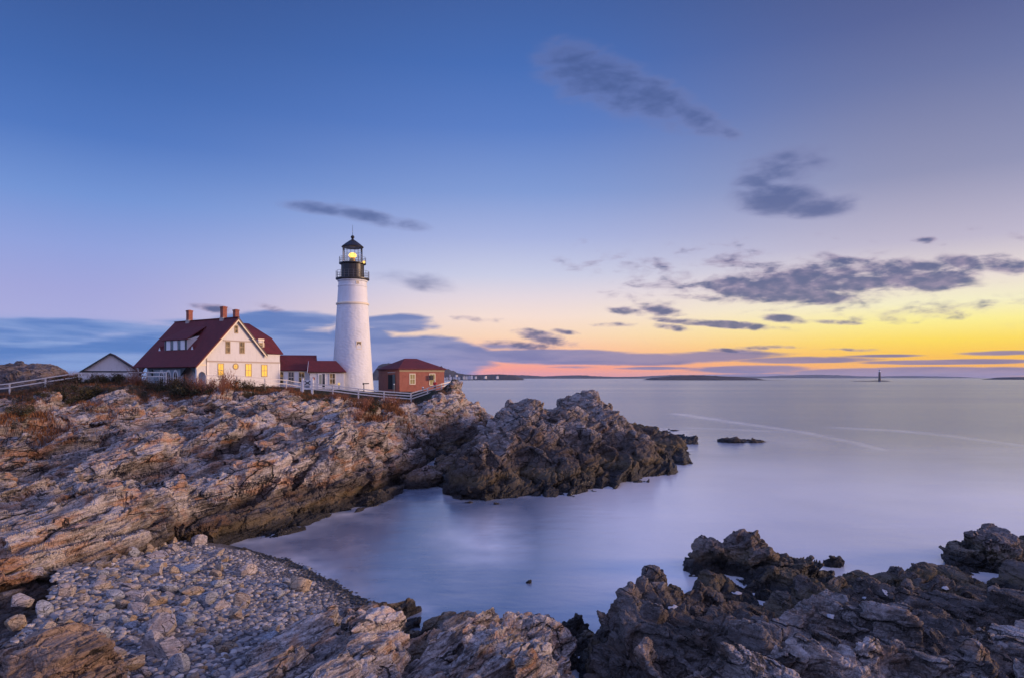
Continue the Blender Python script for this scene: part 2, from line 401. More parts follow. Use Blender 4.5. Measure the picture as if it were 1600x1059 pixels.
def rock_mat(name, pale, mid, dark, iron, iron_amt=0.5, strike=8, dip=10, tide=0.8, local=False, ss=1.0, veg=False, bumpd=0.05, zone=None, wet=(0.02,0.018,0.018)):
    m, g, b = mat(name)
    wp = g.n('ShaderNodeNewGeometry').outputs['Position']
    co = g.n('ShaderNodeTexCoord').outputs['Object'] if local else wp
    st = g.mapping(g.mapping(co, rot=(0, 0, R(strike))), rot=(0, R(dip), 0))
    big = g.noise(co, 0.32*ss, 5, .6, .4); med = g.noise(st, 1.3*ss, 7, .65, .5); fine = g.noise(st, 9*ss, 6, .7)
    lam = g.noise(g.mapping(st, sc=(2.2, 0.35, 9.0)), 1.5*ss, 6, .7, .35)       # thin beds
    c = g.mix(g.smooth(med, .42, .59), dark, mid)
    c = g.mix(g.smooth(g.m('ADD', g.m('MULTIPLY', big, .5), g.m('MULTIPLY', lam, .5)), .41, .60), c, pale)
    c = g.mix(g.m('MULTIPLY', g.smooth(fine, .45, .75), .55), c, tuple(x*.45 for x in dark))
    ir = g.noise(g.mapping(st, loc=(7, 3, 1), sc=(1.4, .5, 1.6)), .8*ss, 6, .62, .6)
    c = g.mix(g.m('MULTIPLY', g.smooth(ir, .48, .66), iron_amt), c, iron)
    vo = g.n('ShaderNodeTexVoronoi', feature='DISTANCE_TO_EDGE')
    wv = g.v('ADD', g.mapping(st, sc=(1.5, .55, 2.6)), g.v('SCALE', g.noise(co, 2.0*ss, 3, .5, color=True), None))
    g.put(vo.inputs['Vector'], wv); vo.inputs['Scale'].default_value = 1.1*ss
    vo2 = g.n('ShaderNodeTexVoronoi', feature='DISTANCE_TO_EDGE')
    g.put(vo2.inputs['Vector'], g.v('ADD', g.mapping(st, sc=(1.2, .5, 3.0)), g.v('SCALE', g.noise(co, 5.0*ss, 3, .5, color=True), None))); vo2.inputs['Scale'].default_value = 3.7*ss
    crack = g.m('MULTIPLY', g.smooth(vo.outputs[0], -.03, .03), g.smooth(vo2.outputs[0], -.06, .02))
    c = g.mix(crack, tuple(x*.25 for x in dark), c)
    jv = g.n('ShaderNodeTexVoronoi', feature='DISTANCE_TO_EDGE'); jv.inputs['Scale'].default_value = .62*ss       # long open joints
    g.put(jv.inputs['Vector'], g.v('ADD', g.mapping(st, loc=(2, 5, 1), sc=(1.7, .42, 2.6)), g.mapping(g.noise(co, 1.3*ss, 4, .6, color=True), sc=(.5, .5, .5))))
    jn = g.smooth(g.noise(co, .55*ss, 4, .6), .44, .56)
    joint = g.m('MULTIPLY', g.smooth(jv.outputs[0], .045, .012), jn)
    c = g.mix(g.m('MULTIPLY', joint, .9), c, tuple(x*.22 for x in dark))
    z = g.sep(wp)[2]
    zz = g.m('ADD', z, g.m('MULTIPLY', g.m('ADD', g.noise(wp, .9, 5, .65), -.5), 1.3))
    if veg:
        at = g.n('ShaderNodeAttribute', attribute_name='veg').outputs['Fac']
        vm = g.smooth(g.m('ADD', at, g.m('MULTIPLY', g.m('ADD', g.noise(wp, 1.6, 6, .7), -.5), 1.4)), .45, .62)
        vc = g.mix(g.smooth(g.noise(wp, .45, 5, .7), .38, .62), (.030,.034,.014), (.075,.036,.017))
        c = g.mix(vm, c, g.mix(g.noise(wp, 7, 5, .7), tuple((.012,.014,.006)), vc))
    if zone is not None:      # the black lichen zone of the splash line
        zd = g.m('ADD', g.m('MULTIPLY_ADD', g.sep(wp)[1], -zone[2], z) if len(zone) > 2 else z, g.m('MULTIPLY', g.m('ADD', g.noise(wp, .35, 6, .7), -.5), zone[0]*1.6))
        c = g.mix(g.smooth(zd, zone[0]*1.25, zone[0]*.7), c, g.mix(zone[1], c, (.042,.031,.027)))
    if tide is not None:
        al = g.m('MULTIPLY', g.smooth(zz, tide*.2, tide*.9), g.smooth(zz, tide*1.5, tide*.9))
        c = g.mix(g.m('MULTIPLY', al, .35), c, (.16,.115,.035))
        wetf = g.smooth(zz, tide, tide*.45)
        c = g.mix(g.m('MULTIPLY', wetf, .93), c, wet)
        g.put(b.inputs['Roughness'], g.m('MULTIPLY_ADD', wetf, -.38, .85))
    else: b.inputs['Roughness'].default_value = .85
    b.inputs['Specular IOR Level'].default_value = .35
    g.put(b.inputs['Base Color'], c)
    h = g.m('ADD', g.m('MULTIPLY', lam, .8), g.m('ADD', g.m('MULTIPLY', med, 1.2), g.m('ADD', g.m('MULTIPLY', fine, .35), g.m('SUBTRACT', g.m('MULTIPLY', crack, .55), g.m('MULTIPLY', joint, 1.3)))))
    bp = g.n('ShaderNodeBump'); bp.inputs['Strength'].default_value = 1.0; bp.inputs['Distance'].default_value = bumpd*4/ss
    g.put(bp.inputs['Height'], h); g.put(b.inputs['Normal'], bp.outputs[0])
    return m

# ------------------------------------------------------------------ headland, islet and foreground rocks
SHELF = rock_mat('shelf_rock', (.55,.485,.455), (.245,.21,.197), (.05,.043,.042), (.44,.19,.07), .62, 6, 8, zone=(1.5,.8,.011), tide=.75, veg=True, bumpd=.045)
ISLET = rock_mat('islet_rock', (.40,.345,.325), (.18,.15,.14), (.048,.04,.039), (.28,.145,.07), .5, -14, 16, zone=(3.3,.82), tide=1.3, bumpd=.045)
NEAR = rock_mat('near_rock', (.60,.53,.505), (.31,.27,.26), (.075,.064,.062), (.48,.23,.10), .55, 14, 12, zone=(.95,.6), tide=.55, ss=1.5, bumpd=.035)
DARK = rock_mat('dark_rock', (.27,.215,.20), (.155,.12,.112), (.07,.056,.054), (.18,.10,.06), .5, -22, 14, tide=.85, ss=1.3, bumpd=.04)

HEAD = [(-14,30.5), (-13.3,33.9), (-11.5,38.3), (-9.8,42.6), (-8.9,48), (-8.0,56.8), (-7.0,70), (-5.2,82), (-2.6,92), (-1.0,100), (-1.5,110), (-6,122), (-30,135), (-140,150), (-140,4), (-10,4), (-9.2,12), (-9.9,16), (-11.6,19.8), (-13.8,23.4), (-14.9,27)]
BEACH = [(-16,32), (-9.5,31.8), (-7.4,27.4), (-6.0,24), (-4.8,22), (-4.8,14), (-5,8), (-11,8), (-10.0,15), (-11.9,19.6), (-14.2,23.4), (-15.6,28)]
ISL = [(-4.6,47.8), (-2.2,46.6), (0.5,47.4), (3,48), (6.9,49.3), (8.6,52), (10.6,55.5), (14,59.5), (16.6,63.5), (18,71), (22.5,88), (26,108), (21,111), (16,104), (6,104), (-1,96), (-3.0,80), (-3.9,65), (-5.4,54)]
FGC = [(-6.6,23.4), (-5.0,24.2), (-3.1,24.4), (-2.6,23.0), (-1.2,22.6), (0.6,22.9), (1.7,21.2), (1.9,18), (1.9,14), (2.2,7), (-7.6,7), (-6.6,13), (-6.3,17), (-6.8,20.5)]
FGR = [(3.3,23.6), (5,25.4), (8,26.6), (11.5,27.6), (15,27.2), (18.5,29.3), (24,30.6), (31,28), (46,22), (46,5), (1.5,5), (1.6,13), (1.7,18), (2.1,20.3), (2.9,22)]
itp = np.interp
bx = np.array([(-13.6,29,.85), (-7.2,25.6,.08), (-9.8,30,.05), (-12.9,22.9,1.2), (-8.6,14.8,1.75), (-6.3,15.4,1.45), (-6,21,.75)])
bc = np.linalg.lstsq(np.c_[np.ones(len(bx)), bx[:,0], bx[:,1]], bx[:,2], rcond=None)[0]
def beach_z(x, y): return bc[0]+bc[1]*x+bc[2]*y
def beach_h(x, y):
    x, y = np.atleast_1d(np.float32(x)), np.atleast_1d(np.float32(y)); p = np.stack([x, y, 0*x], 1)
    return beach_z(x, y)+fbm(p*1.5, 4, 3)*.05+fbm(p*.55, 3, 8)*.11

FU = [-500,-60,0,71,123,200,250,300,330,380,440,470,520,560,600,642,668,690,705,712,722]
def sight(x, y):
    """the brow: the ground ahead of the fences lies low enough to leave them, and the buildings behind, in full view"""
    u = CU+F*x/np.maximum(y, 1)
    vf = itp(u, FU, [622,622,617,608,600,600,604,606,606,606,612,616,621,626,630,634,624,617,611,590,560])
    vb = itp(u, FU, [612,612,606,600,596,596,598,602,602,602,604,606,608,610,612,612,610,609,607,590,560])
    v = vf+(vb-vf)*sstep(y, 97, 100)+5*sstep(y, 96, 92)*(vf > 598)
    return CZ-(v-HV)/F*y
def head_base(x, y):
    p = np.stack([x, y, np.zeros_like(x)], 1).astype(np.float32)
    wx = x+fbm(p*.07, 3, 3)*2.2; wy = y+fbm(p*.09+7, 3, 5)*3.5
    zA = itp(y, [10,24,34,47,65,85,92,100,106,125], [.9,1.3,2.1,3.6,4.5,5.1,5.6,6.5,6.5,6.4])
    zB = itp(wy, [10,17,21,25,28.5,33,46,60,76,83,87,92,97,104,160], [3.5,3.2,3.1,2.9,2.2,2.2,2.7,3.3,4.1,4.5,5.4,7.1,7.4,7.5,7.3])
    t = sstep(-x, 9, 36); z = zA*(1-t)+zB*t
    z = z-1.35*sstep(-x/np.maximum(y,1), .62, .76)*sstep(y, 78, 92)
    # long slabs that climb to the right and break off in steps
    c = (wx*.93-wy*.16)/6.5; s = c-np.floor(c)
    saw = np.where(s < .93, s/.93, (1-s)/.07)-.5
    am = itp(y, [10,20,30,60,82,90,96], [.25,.55,1.0,1.2,.8,.45,.1])*sstep(-x, 9, 17)
    z = z+saw*am*1.6
    c2 = (wx*.35+wy*.94)/9.0+.3; s2 = c2-np.floor(c2); saw2 = np.where(s2 < .93, s2/.93, (1-s2)/.07)-.5
    z = z+saw2*itp(y, [10,20,27,34,70,85,95], [.1,.2,.3,.9,1.1,.8,.1])*sstep(-x, 8, 14)
    d = poly_sd(x, y, HEAD)+fbm(p*.35, 4, 11)*.9
    nearbeach = poly_sd(x, y, BEACH)
    sl = itp(y, [10,26,32,45,75,88,97,110], [2.6,2.4,1.9,1.9,1.7,1.5,1.0,.8])
    z = np.minimum(z, -.35+d*sl)
    z = np.minimum(z, beach_z(x, y)-.35+3.0*np.maximum(0, fbm(p*.7, 3, 15)*.5-nearbeach))
    z = np.minimum(z, sight(x, y))
    # the two standing slabs at the point, beside the fence's end
    z = z+1.25*np.exp(-(((x+8.3)/1.3)**2+((y-98.5)/2.2)**2))+.75*np.exp(-(((x+3.6)/1.5)**2+((y-100)/2.0)**2))
    return z.astype(np.float32)
tl = np.concatenate([np.linspace(-1.25, -.79, 150, endpoint=False), np.linspace(-.79, .03, 610)])
X, Y = polar(0, 0, tl, 10.5, 140, 1000)
LV = [(6.5,.15,.13,.04,(1.0,2.6,.5),.10), (2.6,.22,.20,.20,(1.0,2.8,.5),.10), (.95,.14,.15,.14,(1.0,2.2,.5),.12), (.38,.10,.11,.10,(1.0,1.8,.55),.14)]
def flat(k): return [(k*a, b, c, d, (e[1], e[0], e[2]), so) for a, b, c, d, e, so in LV]
def head_damp(x, y):
    return 1-(.55*sstep(y, 85, 91)+.37*sstep(y, 92.5, 96.5))*sstep(-x, 9.3, 11)
def head_attr(P, n):
    y = P[:,1]; x = P[:,0]
    t = sstep(-x, 4, 14)
    v = (.72*sstep(y, 85, 90)+.55*sstep(y, 91.5, 95))*t
    v = np.maximum(v, .42*sstep(y, 76, 84)*sstep(-x, 20, 40)*(n[:,2] > .8))
    v = np.maximum(v, .75*np.exp(-((y-78)/3.0)**2)*sstep(-x, 48, 56)*1.0)
    return {'veg': v}
me, HP = rock_sheet('terrain', X, Y, head_base, basis(8, 17), flat(1.0), 1, floor=-1.2, damp=head_damp, extra=head_attr)
tag(link('terrain', me, SHELF), 'rocky headland shelf of tilted pinkish grey slabs', None, None, 'structure')

def isl_base(x, y):
    p = np.stack([x, y, np.zeros_like(x)], 1).astype(np.float32)
    d = poly_sd(x, y, ISL)+fbm(p*.22, 4, 21)*1.3
    X0 = x+(75-y)*.06
    d = d*(1+1.9*sstep(-X0, -4.5, .5)*sstep(y, 52, 60))
    ridge = itp(X0, [-6,-3,-1.2,-.2,3,4.2,6,9,10,11.5,15,20,28], [1.3,2.4,3.6,4.7,5.2,5.3,5.3,5.1,4.5,3.4,1.9,.8,.1])
    ridge = np.minimum(ridge, 5.1)-.05*np.maximum(y-80, 0)
    rise = itp(d, [-3,0,1.2,3,6,10,14,20], [-2.4,-.15,1.3,2.3,3.6,5.0,6.4,7.6])
    z = np.minimum(rise, ridge)
    k = (x*.55+y*.84+fbm(p*.12, 3, 8)*3)/4.6; s = k-np.floor(k)
    z = z+(np.where(s < .75, s/.75, (1-s)/.25)-.5)*1.1*sstep(d, 0, 3)
    z = z+1.25*np.exp(-(((x+2.3)/1.7)**2+((y-49.8)/1.6)**2))-.9*np.exp(-(((x-.8)/.9)**2+((y-50.5)/3)**2))
    return z.astype(np.float32)
X, Y = polar(-.16, .34, 500, 43, 118, 470)
me, _ = rock_sheet('rock_outcrop', X, Y, isl_base, basis(-14, 18), [(a, b*.72, c*.75, d, e, so) for a, b, c, d, e, so in flat(1.0)], 31, floor=-1.0)
islet = tag(link('rock_outcrop', me, ISLET), 'large rugged rock outcrop standing in the water off the headland point', 'rock outcrop')

def fgc_base(x, y):
    p = np.stack([x, y, np.zeros_like(x)], 1).astype(np.float32)
    d = poly_sd(x, y, FGC)+fbm(p*.6, 4, 41)*.35
    top = itp(y, [6,12,14,16,18,20,22,24], [3.3,2.55,2.2,1.85,1.5,1.1,.65,.3])
    xx = x+(y-18)*.12
    top = top+itp(xx, [-7.5,-5.6,-4.4,-3.9,-3.2,-2.7,-2.2,-1.2,-.4,.5,1.6], [-.75,-.35,-.02,.25,.15,-.5,-.3,.15,.42,.2,-.3])*itp(y, [8,14,19,22], [.5,.9,1.0,.35])
    k = (x*.8-y*.5+fbm(p*.3, 3, 8)*1.2)/1.9; s = k-np.floor(k)
    top = top+(np.where(s < .8, s/.8, (1-s)/.2)-.5)*.35
    return np.minimum(top, -.3+d*2.2).astype(np.float32)
xs = np.linspace(-8, 3, 430); ys = np.geomspace(7, 25.5, 560); X, Y = np.meshgrid(xs, ys); X = X.astype(np.float32); Y = Y.astype(np.float32)
LN = [(2.8,.15,.15,.05,(2.4,1.0,.5),.10), (1.1,.22,.20,.20,(2.6,1.0,.5),.10), (.42,.14,.15,.14,(2.2,1.0,.5),.12), (.17,.10,.11,.09,(1.8,1.0,.55),.14)]
me, _ = rock_sheet('rock_ledge', X, Y, fgc_base, basis(32, 14), LN, 51, floor=-.8, warp=.12)
tag(link('rock_ledge', me, NEAR), 'pale pinkish fractured rock ledge in the foreground between the pebble cove and the inlet', 'rock ledge')

def fgr_base(x, y):
    p = np.stack([x, y, np.zeros_like(x)], 1).astype(np.float32)
    d = poly_sd(x, y, FGR)+fbm(p*.5, 4, 61)*.5
    top = itp(y, [5,9,12,15,18,21,24,27,30], [3.7,3.1,2.75,2.2,1.6,1.1,.62,.2,.2])
    top = top+1.1*np.exp(-(((x-4.5)/1.0)**2+((y-22.6)/1.5)**2))+.5*np.exp(-(((x-6.6)/1.3)**2+((y-22.5)/1.4)**2))
    top = top-.35*np.exp(-(((x-9)/2.2)**2+((y-24)/1.6)**2))+.3*np.exp(-(((x-14.5)/1.5)**2+((y-24.5)/1.2)**2))
    k = (-x*.45+y*.9+fbm(p*.22, 3, 9)*2.0)/2.6; s = k-np.floor(k)
    top = top+(np.where(s < .78, s/.78, (1-s)/.22)-.5)*.55
    top = top+fbm(p*.45, 4, 66)*.45
    return np.minimum(top, -.3+d*2.0).astype(np.float32)
X, Y = polar(.06, 1.15, 760, 7, 38, 560)
me, _ = rock_sheet('rock_ledge', X, Y, fgr_base, basis(-30, 14), LN, 71, floor=-.8, warp=.15)
FGMAT = rock_mat('ledge_rock', (.54,.47,.45), (.25,.205,.19), (.065,.054,.051), (.36,.20,.11), .5, -24, 14, zone=(2.35,.78), tide=.6, ss=1.4, bumpd=.04)
tag(link('rock_ledge', me, FGMAT), 'wide dark jagged rock ledge filling the lower right corner of the shore', 'rock ledge')

def mound(name, cx, cy, rx, ry, h, seed, m, label, cat='rock', prof=None, rot=0.0, lv=None, group=None, res=.035, base=0.0):
    """a rock standing in the water: rounded heightfield broken into blocks"""
    nx = int(2*(rx+.6)/res); ny = int(2*(ry+.6)/(res*1.2))
    X, Y = np.meshgrid(np.linspace(-rx-.6, rx+.6, nx), np.linspace(-ry-.6, ry+.6, ny)); X = X.astype(np.float32); Y = Y.astype(np.float32)
    def b(x, y):
        p = np.stack([x+cx, y+cy, np.zeros_like(x)], 1).astype(np.float32)
        r = np.sqrt((x/rx)**2+(y/ry)**2)+fbm(p*1.1/max(rx, ry)*1.5, 4, seed)*.35
        hh = h if prof is None else itp(x/rx, [a for a, _ in prof], [c for _, c in prof])*h
        return (np.minimum(hh*(1.12-.25*r), (1-r)*max(rx, ry)*1.5)-.12).astype(np.float32)
    k_ = min(1, max(rx, .3)/1.6)
    me, _ = rock_sheet(name, X, Y, b, basis(20, 14), lv or [(q_[0]*k_,)+q_[1:] for q_ in LN], seed, floor=-.5-base, warp=.12, res=lambda m: res*1.6)
    o = link(name, me, m); o.location = (cx, cy, base); o.rotation_euler = (0, 0, rot)
    return tag(o, label, cat, group)
mound('rock_outcrop', 10.6, 29.0, 2.75, 1.9, 1.35, 81, DARK, 'black hump-backed rock in the water behind the right-hand ledge', 'rock outcrop', [(-1,.75),(-.75,.95),(-.55,.8),(-.2,1.05),(.1,.95),(.6,.6),(1,.25)])
mound('rock', 14.2, 30.0, .6, .5, .55, 82, DARK, 'small black rock just right of the hump-backed rock', 'rock', res=.03)
mound('rock_outcrop', 22.4, 30.5, 3.4, 2.4, 1.35, 83, DARK, 'tall dark craggy rock at the right edge of the picture', 'rock outcrop', [(-1,.75),(-.62,.72),(-.6,1.1),(-.45,1.15),(-.3,.95),(.2,.85),(1,.5)])
mound('rock', .65, 27.6, .24, .2, .2, 84, DARK, 'small round black rock alone in the inlet', 'rock', res=.02)
mound('rock_outcrop', 30.2, 88, 3.0, 1.6, .36, 85, DARK, 'low dark reef awash to the right of the large outcrop', 'rock outcrop', [(-1,.25),(-.4,.5),(.2,1.0),(.7,.95),(1,.3)], lv=[(q_[0]*.4,)+q_[1:] for q_ in LV], res=.08)
mound('boulder', 2.25, 22.3, .62, .5, .75, 86, DARK, 'black flat-topped wet boulder between the two ledges', 'boulder', res=.025)
mound('boulder', 2.3, 20.9, .66, .5, .45, 87, NEAR, 'grey slab boulder in front of the black flat-topped boulder', 'boulder', res=.025, base=.15)
mound('boulder', 1.75, 19.6, .5, .45, .8, 95, DARK, 'dark wedge boulder jammed between the two foreground ledges', 'boulder', res=.025)
mound('boulder', 3.0, 21.9, .35, .35, .85, 88, DARK, 'upright black boulder against the left end of the dark ledge', 'boulder', res=.025)
BROWN = rock_mat('brown_rock', (.34,.25,.20), (.21,.145,.115), (.075,.055,.05), (.32,.19,.11), .35, 14, 12, tide=None, ss=1.5, bumpd=.04)
mound('boulder', -9.75, 14.2, 1.6, 1.4, 1.15, 89, BROWN, 'big brown domed boulder in the bottom left corner above the cobbles', 'boulder', res=.03, base=1.3)
mound('rock', -3.0, 45.2, .45, .3, .16, 92, DARK, 'low wet rock awash before the front knob of the outcrop', 'rock', res=.03)
for xx, yy, ss, lab in [(-6.9,53.5,1.5,'wet black rock at the mouth of the dark cleft'), (-6.3,58,1.5,'wet black rock in the dark cleft between headland and outcrop'), (-5.7,63,1.5,'wet black rock deeper in the dark cleft'), (-5.2,69,1.6,'wet black rock jammed at the inner end of the dark cleft'), (-4.4,76,1.6,'wet black rock at the far end of the dark cleft')]:
    mound('rock', xx, yy, ss, 2.6, .75, int(yy*3), DARK, lab, 'rock', res=.07)
mound('rock', -.9, 44.7, .4, .28, .2, 93, DARK, 'low black rock awash in front of the outcrop', 'rock', res=.03)

# ------------------------------------------------------------------ beach
bxs, bys = np.meshgrid(np.linspace(-18, -1.5, 220), np.linspace(7, 34, 300))
pz = np.stack([bxs.ravel(), bys.ravel(), 0*bxs.ravel()], 1).astype(np.float32)
bz = beach_h(pz[:,0], pz[:,1])
bd = poly_sd(pz[:,0], pz[:,1], BEACH)
bz = np.where(bd < -1.1, bz-2, bz)
used, q = grid_faces(300, 220, bd > -1.1)
me = np_mesh('beach', np.c_[pz[:,:2], bz][used], q, True)
bm_, g, b = mat('beach_gravel'); wp = g.n('ShaderNodeNewGeometry').outputs['Position']
vo = g.n('ShaderNodeTexVoronoi'); g.put(vo.inputs['Vector'], wp); vo.inputs['Scale'].default_value = 16
c = g.mix(vo.outputs['Color'], (.05,.045,.045), (.17,.15,.15)); zz = g.sep(wp)[2]
c = g.mix(g.smooth(zz, .3, .1), c, (.018,.018,.02)); g.put(b.inputs['Base Color'], c); b.inputs['Roughness'].default_value = .6
bp = g.n('ShaderNodeBump'); bp.inputs['Distance'].default_value = .05; g.put(bp.inputs['Height'], g.m('SUBTRACT', 1.0, vo.outputs['Distance'])); g.put(b.inputs['Normal'], bp.outputs[0])
tag(link('beach', me, bm_), 'dark gravel cove between the shelf and the foreground ledge', None, None, 'structure')

def sphere_pts(n):
    """unit cube-sphere: n divisions per side; returns verts, quads"""
    V = []; Q = []; key = {}
    def vid(p):
        k = tuple(int(round(c*n)) for c in p)
        if k not in key: key[k] = len(V); V.append(p)
        return key[k]
    for ax in range(3):
        for sg in (-1, 1):
            for i in range(n):
                for j in range(n):
                    cs = []
                    for di, dj in ((0,0),(1,0),(1,1),(0,1)):
                        p = [0,0,0]; p[ax] = sg; p[(ax+1)%3] = -1+2*(i+di)/n; p[(ax+2)%3] = -1+2*(j+dj)/n; cs.append(vid(tuple(p)))
                    Q.append(cs if sg > 0 else cs[::-1])
    V = np.array(V); V = np.tan(V*math.pi/4); V /= np.linalg.norm(V, axis=1)[:,None]
    return V, np.array(Q)
def stone(n, rng, ncut=9, rough=.05, rounding=0.0):
    """angular stone: a ball cut by random planes, then roughened"""
    V, Q = sphere_pts(n); V = V.copy()
    for k in range(ncut):
        d = rng.normal(size=3); d /= np.linalg.norm(d); h = rng.uniform(.42, .78)
        s = V @ d; o = s > h; V[o] -= np.outer(s[o]-h, d)*(1-rounding)
    if rough: V *= (1+rough*fbm((V*2.2+rng.uniform(0, 50)).astype(np.float32), 4, 7))[:,None]
    return V, Q
rng = np.random.default_rng(5); rnd = random.Random(4)
COB = [rock_mat('cobble_blue_grey', (.46,.475,.52), (.30,.31,.345), (.15,.155,.175), (.26,.22,.19), .2, tide=None, local=True, ss=1.6, bumpd=.012),
       rock_mat('cobble_pink_grey', (.52,.46,.44), (.35,.305,.295), (.17,.15,.15), (.40,.24,.15), .3, tide=None, local=True, ss=1.6, bumpd=.012),
       rock_mat('cobble_tan', (.52,.43,.33), (.38,.29,.21), (.18,.135,.11), (.42,.23,.10), .55, tide=None, local=True, ss=1.6, bumpd=.012)]
GRP = 'cobbles of the pebble cove'
CN = ['rounded blue grey', 'angular pinkish grey', 'pale tan']
proto = []
for k in range(9):
    V, Q = stone(20, rng, 8+k % 5, .05, .35 if k % 3 == 0 else .08)
    proto.append((np_mesh('cobble', V, Q, k % 3 == 0), k % 3))
for mm, k in proto: mm.materials.append(COB[k])
placed = []
# single boulders one can point to (photo pixel, width in m, flattening, look)
BIG = [(240,893,1.15,.42,1,'pale flat-topped boulder at the head of the cove below the tan cliff face'), (224,879,.6,.6,2,'tan boulder on top of the pale flat-topped boulder'),
       (297,886,1.15,.28,0,'smooth light grey flat boulder in the middle of the gravel'), (343,886,.55,.85,2,'pointed tan boulder standing on the gravel'),
       (385,893,1.0,.5,1,'pinkish wide boulder near the waterline of the cove'), (470,915,1.15,.6,2,'large cream boulder at the water edge of the cove'), (448,904,.5,.45,0,'grey boulder against the large cream boulder'),
       (480,884,.5,.5,0,'small black wet boulder standing at the edge of the water'), (262,917,.75,.5,0,'rounded light grey boulder above the cobble bank'), (300,921,.9,.45,2,'yellowish lichen-spotted boulder in the upper cobbles'),
       (345,908,.8,.4,0,'low grey-tan boulder on the dark gravel'), (376,937,.75,.6,2,'squarish beige boulder right of the cobble bank'), (370,963,.7,.7,2,'yellow-tan angular boulder on the lower right of the cobbles'),
       (290,970,.75,.5,0,'rounded grey boulder in the middle of the cobbles'), (258,985,1.0,.75,1,'dark pyramid-shaped boulder in the middle of the cobbles'), (215,929,1.0,.35,1,'reddish flat boulder left of the grey round one'),
       (235,1012,.8,.8,1,'split pinkish boulder with a flat white side'), (262,1020,1.0,.6,1,'large brown-pink boulder near the bottom of the cove'), (275,1042,.7,.7,0,'blue grey block at the bottom of the cove'),
       (350,873,.7,.35,2,'tan slab under the broken cliff foot'), (340,862,.9,.4,1,'pale slab leaning at the cliff foot'), (250,863,1.3,.35,1,'long pale slab below the ledge'), (270,853,.8,.4,1,'pale block behind the long slab'), (312,845,1.0,.5,1,'pale broken block under the dark overhang'), (205,872,.9,.45,1,'pale block beside the tan cliff face'),
       (30,938,.8,.6,1,'large pale fractured boulder at the left edge under the cliff'), (70,950,.7,.6,0,'light grey broken boulder at the left edge of the cove'), (100,925,.8,.55,1,'pale wedge boulder at the foot of the left cliff'), (25,975,.6,.7,2,'tan block below the large pale fractured boulder'), (75,985,.6,.6,1,'small pinkish block beside the tan block')]
def ray_beach(u, v):
    lo, hi = 8.0, 60.0
    for _ in range(50):
        y = (lo+hi)/2; x = (u-CU)/F*y
        if CZ-(v-HV)/F*y > beach_z(x, y): lo = y
        else: hi = y
    return (u-CU)/F*y, y
for i, (u, v, wd, fl, k, lab) in enumerate(BIG):
    x, y = ray_beach(u, v+6)
    V, Q = stone(30, rng, 9, .06, .3 if k == 0 else .04)
    o = link('boulder', np_mesh('boulder', V, Q, k == 0), COB[k]); wd *= .85; o.scale = (wd*.55, wd*.48, wd*.55*fl*1.3)
    z0 = max(float(beach_h(x, y)[0]), 0 if i != 7 else -.1)
    o.location = (x, y, z0+wd*.55*fl*.65); o.rotation_euler = (rnd.uniform(-.2,.2), rnd.uniform(-.2,.2), rnd.uniform(0, 6.3))
    tag(o, lab, 'boulder', 'boulders of the pebble cove'); placed.append((x, y, wd*.5))
cand = []
for k in range(60000):
    x, y = rnd.uniform(-17.5, -4.8), rnd.uniform(11, 32); cand.append((x, y))
cx = np.array(cand, np.float32); cd = poly_sd(cx[:,0], cx[:,1], BEACH); zb = beach_h(cx[:,0], cx[:,1]); fd = poly_sd(cx[:,0], cx[:,1], FGC)
cnt = 0; tries = 0
for (x, y), d, z, fdi in zip(cand, cd, zb, fd):
    if cnt >= 275: break
    tries += 1
    if d < -.5 or z < .12 or fdi > .3: continue
    dens = min(1, max(.06, (z-.35)/.5))
    if rnd.random() > dens: continue
    r = rnd.choice([.10,.11,.12,.13,.15,.17,.19,.22,.26,.31]) * (1.1 if z > .9 else .85)
    if any((x-a)**2+(y-b_)**2 < (r*.92+c_*.9)**2 for a, b_, c_ in placed): continue
    placed.append((x, y, r)); i = rnd.randrange(9); mm, k = proto[i]
    o = link('cobble', mm); fl = rnd.uniform(.45, .85)
    o.scale = (r*1.15, r*rnd.uniform(.8, 1.1), r*fl); o.rotation_euler = (rnd.uniform(-.3,.3), rnd.uniform(-.3,.3), rnd.uniform(0, 6.3)); o.location = (x, y, z+r*fl*.5)
    tag(o, CN[k]+' cobble lying among the stones of the gravel cove', 'cobble', CN[k]+' '+GRP); cnt += 1
# the small shingle between them: nobody could count it
base = [stone(3, rng, 5, 0, .2) for _ in range(6)]
VV = []; QQ = []; nb = 0; cn = 0
for (x, y), d, z, fdi in zip(cand[::-1], cd[::-1], zb[::-1], fd[::-1]):
    if d < -1.25 or z < -.08 or fdi > .5: continue
    V, Q = base[cn % 6]; r = rnd.choice([.025,.03,.035,.045,.055,.07,.09])*(.8 if z < .4 else 1.15); a = rnd.uniform(0, 6.3)
    s = np.array([r*1.2, r, r*rnd.uniform(.5,.8)]); W = V*s; ca, sa = math.cos(a), math.sin(a)
    VV.append(np.c_[W[:,0]*ca-W[:,1]*sa+x, W[:,0]*sa+W[:,1]*ca+y, W[:,2]+z+r*.25]); QQ.append(Q+nb); nb += len(V); cn += 1
    if cn > 14000: break
pm, g, b = mat('shingle'); wp = g.n('ShaderNodeNewGeometry').outputs
pc = g.ramp(wp['Random Per Island'], [(0, (.07,.065,.07)), (.3, (.14,.13,.14)), (.6, (.24,.22,.22)), (.85, (.36,.31,.28)), (1, (.48,.44,.42))])
g.put(b.inputs['Base Color'], g.mix(g.smooth(g.sep(wp['Position'])[2], .32, .08), pc, (.02,.02,.022))); b.inputs['Roughness'].default_value = .65
tag(link('pebbles', np_mesh('pebbles', np.concatenate(VV), np.concatenate(QQ)), pm), 'small mixed shingle covering the cove', 'shingle', None, 'stuff')

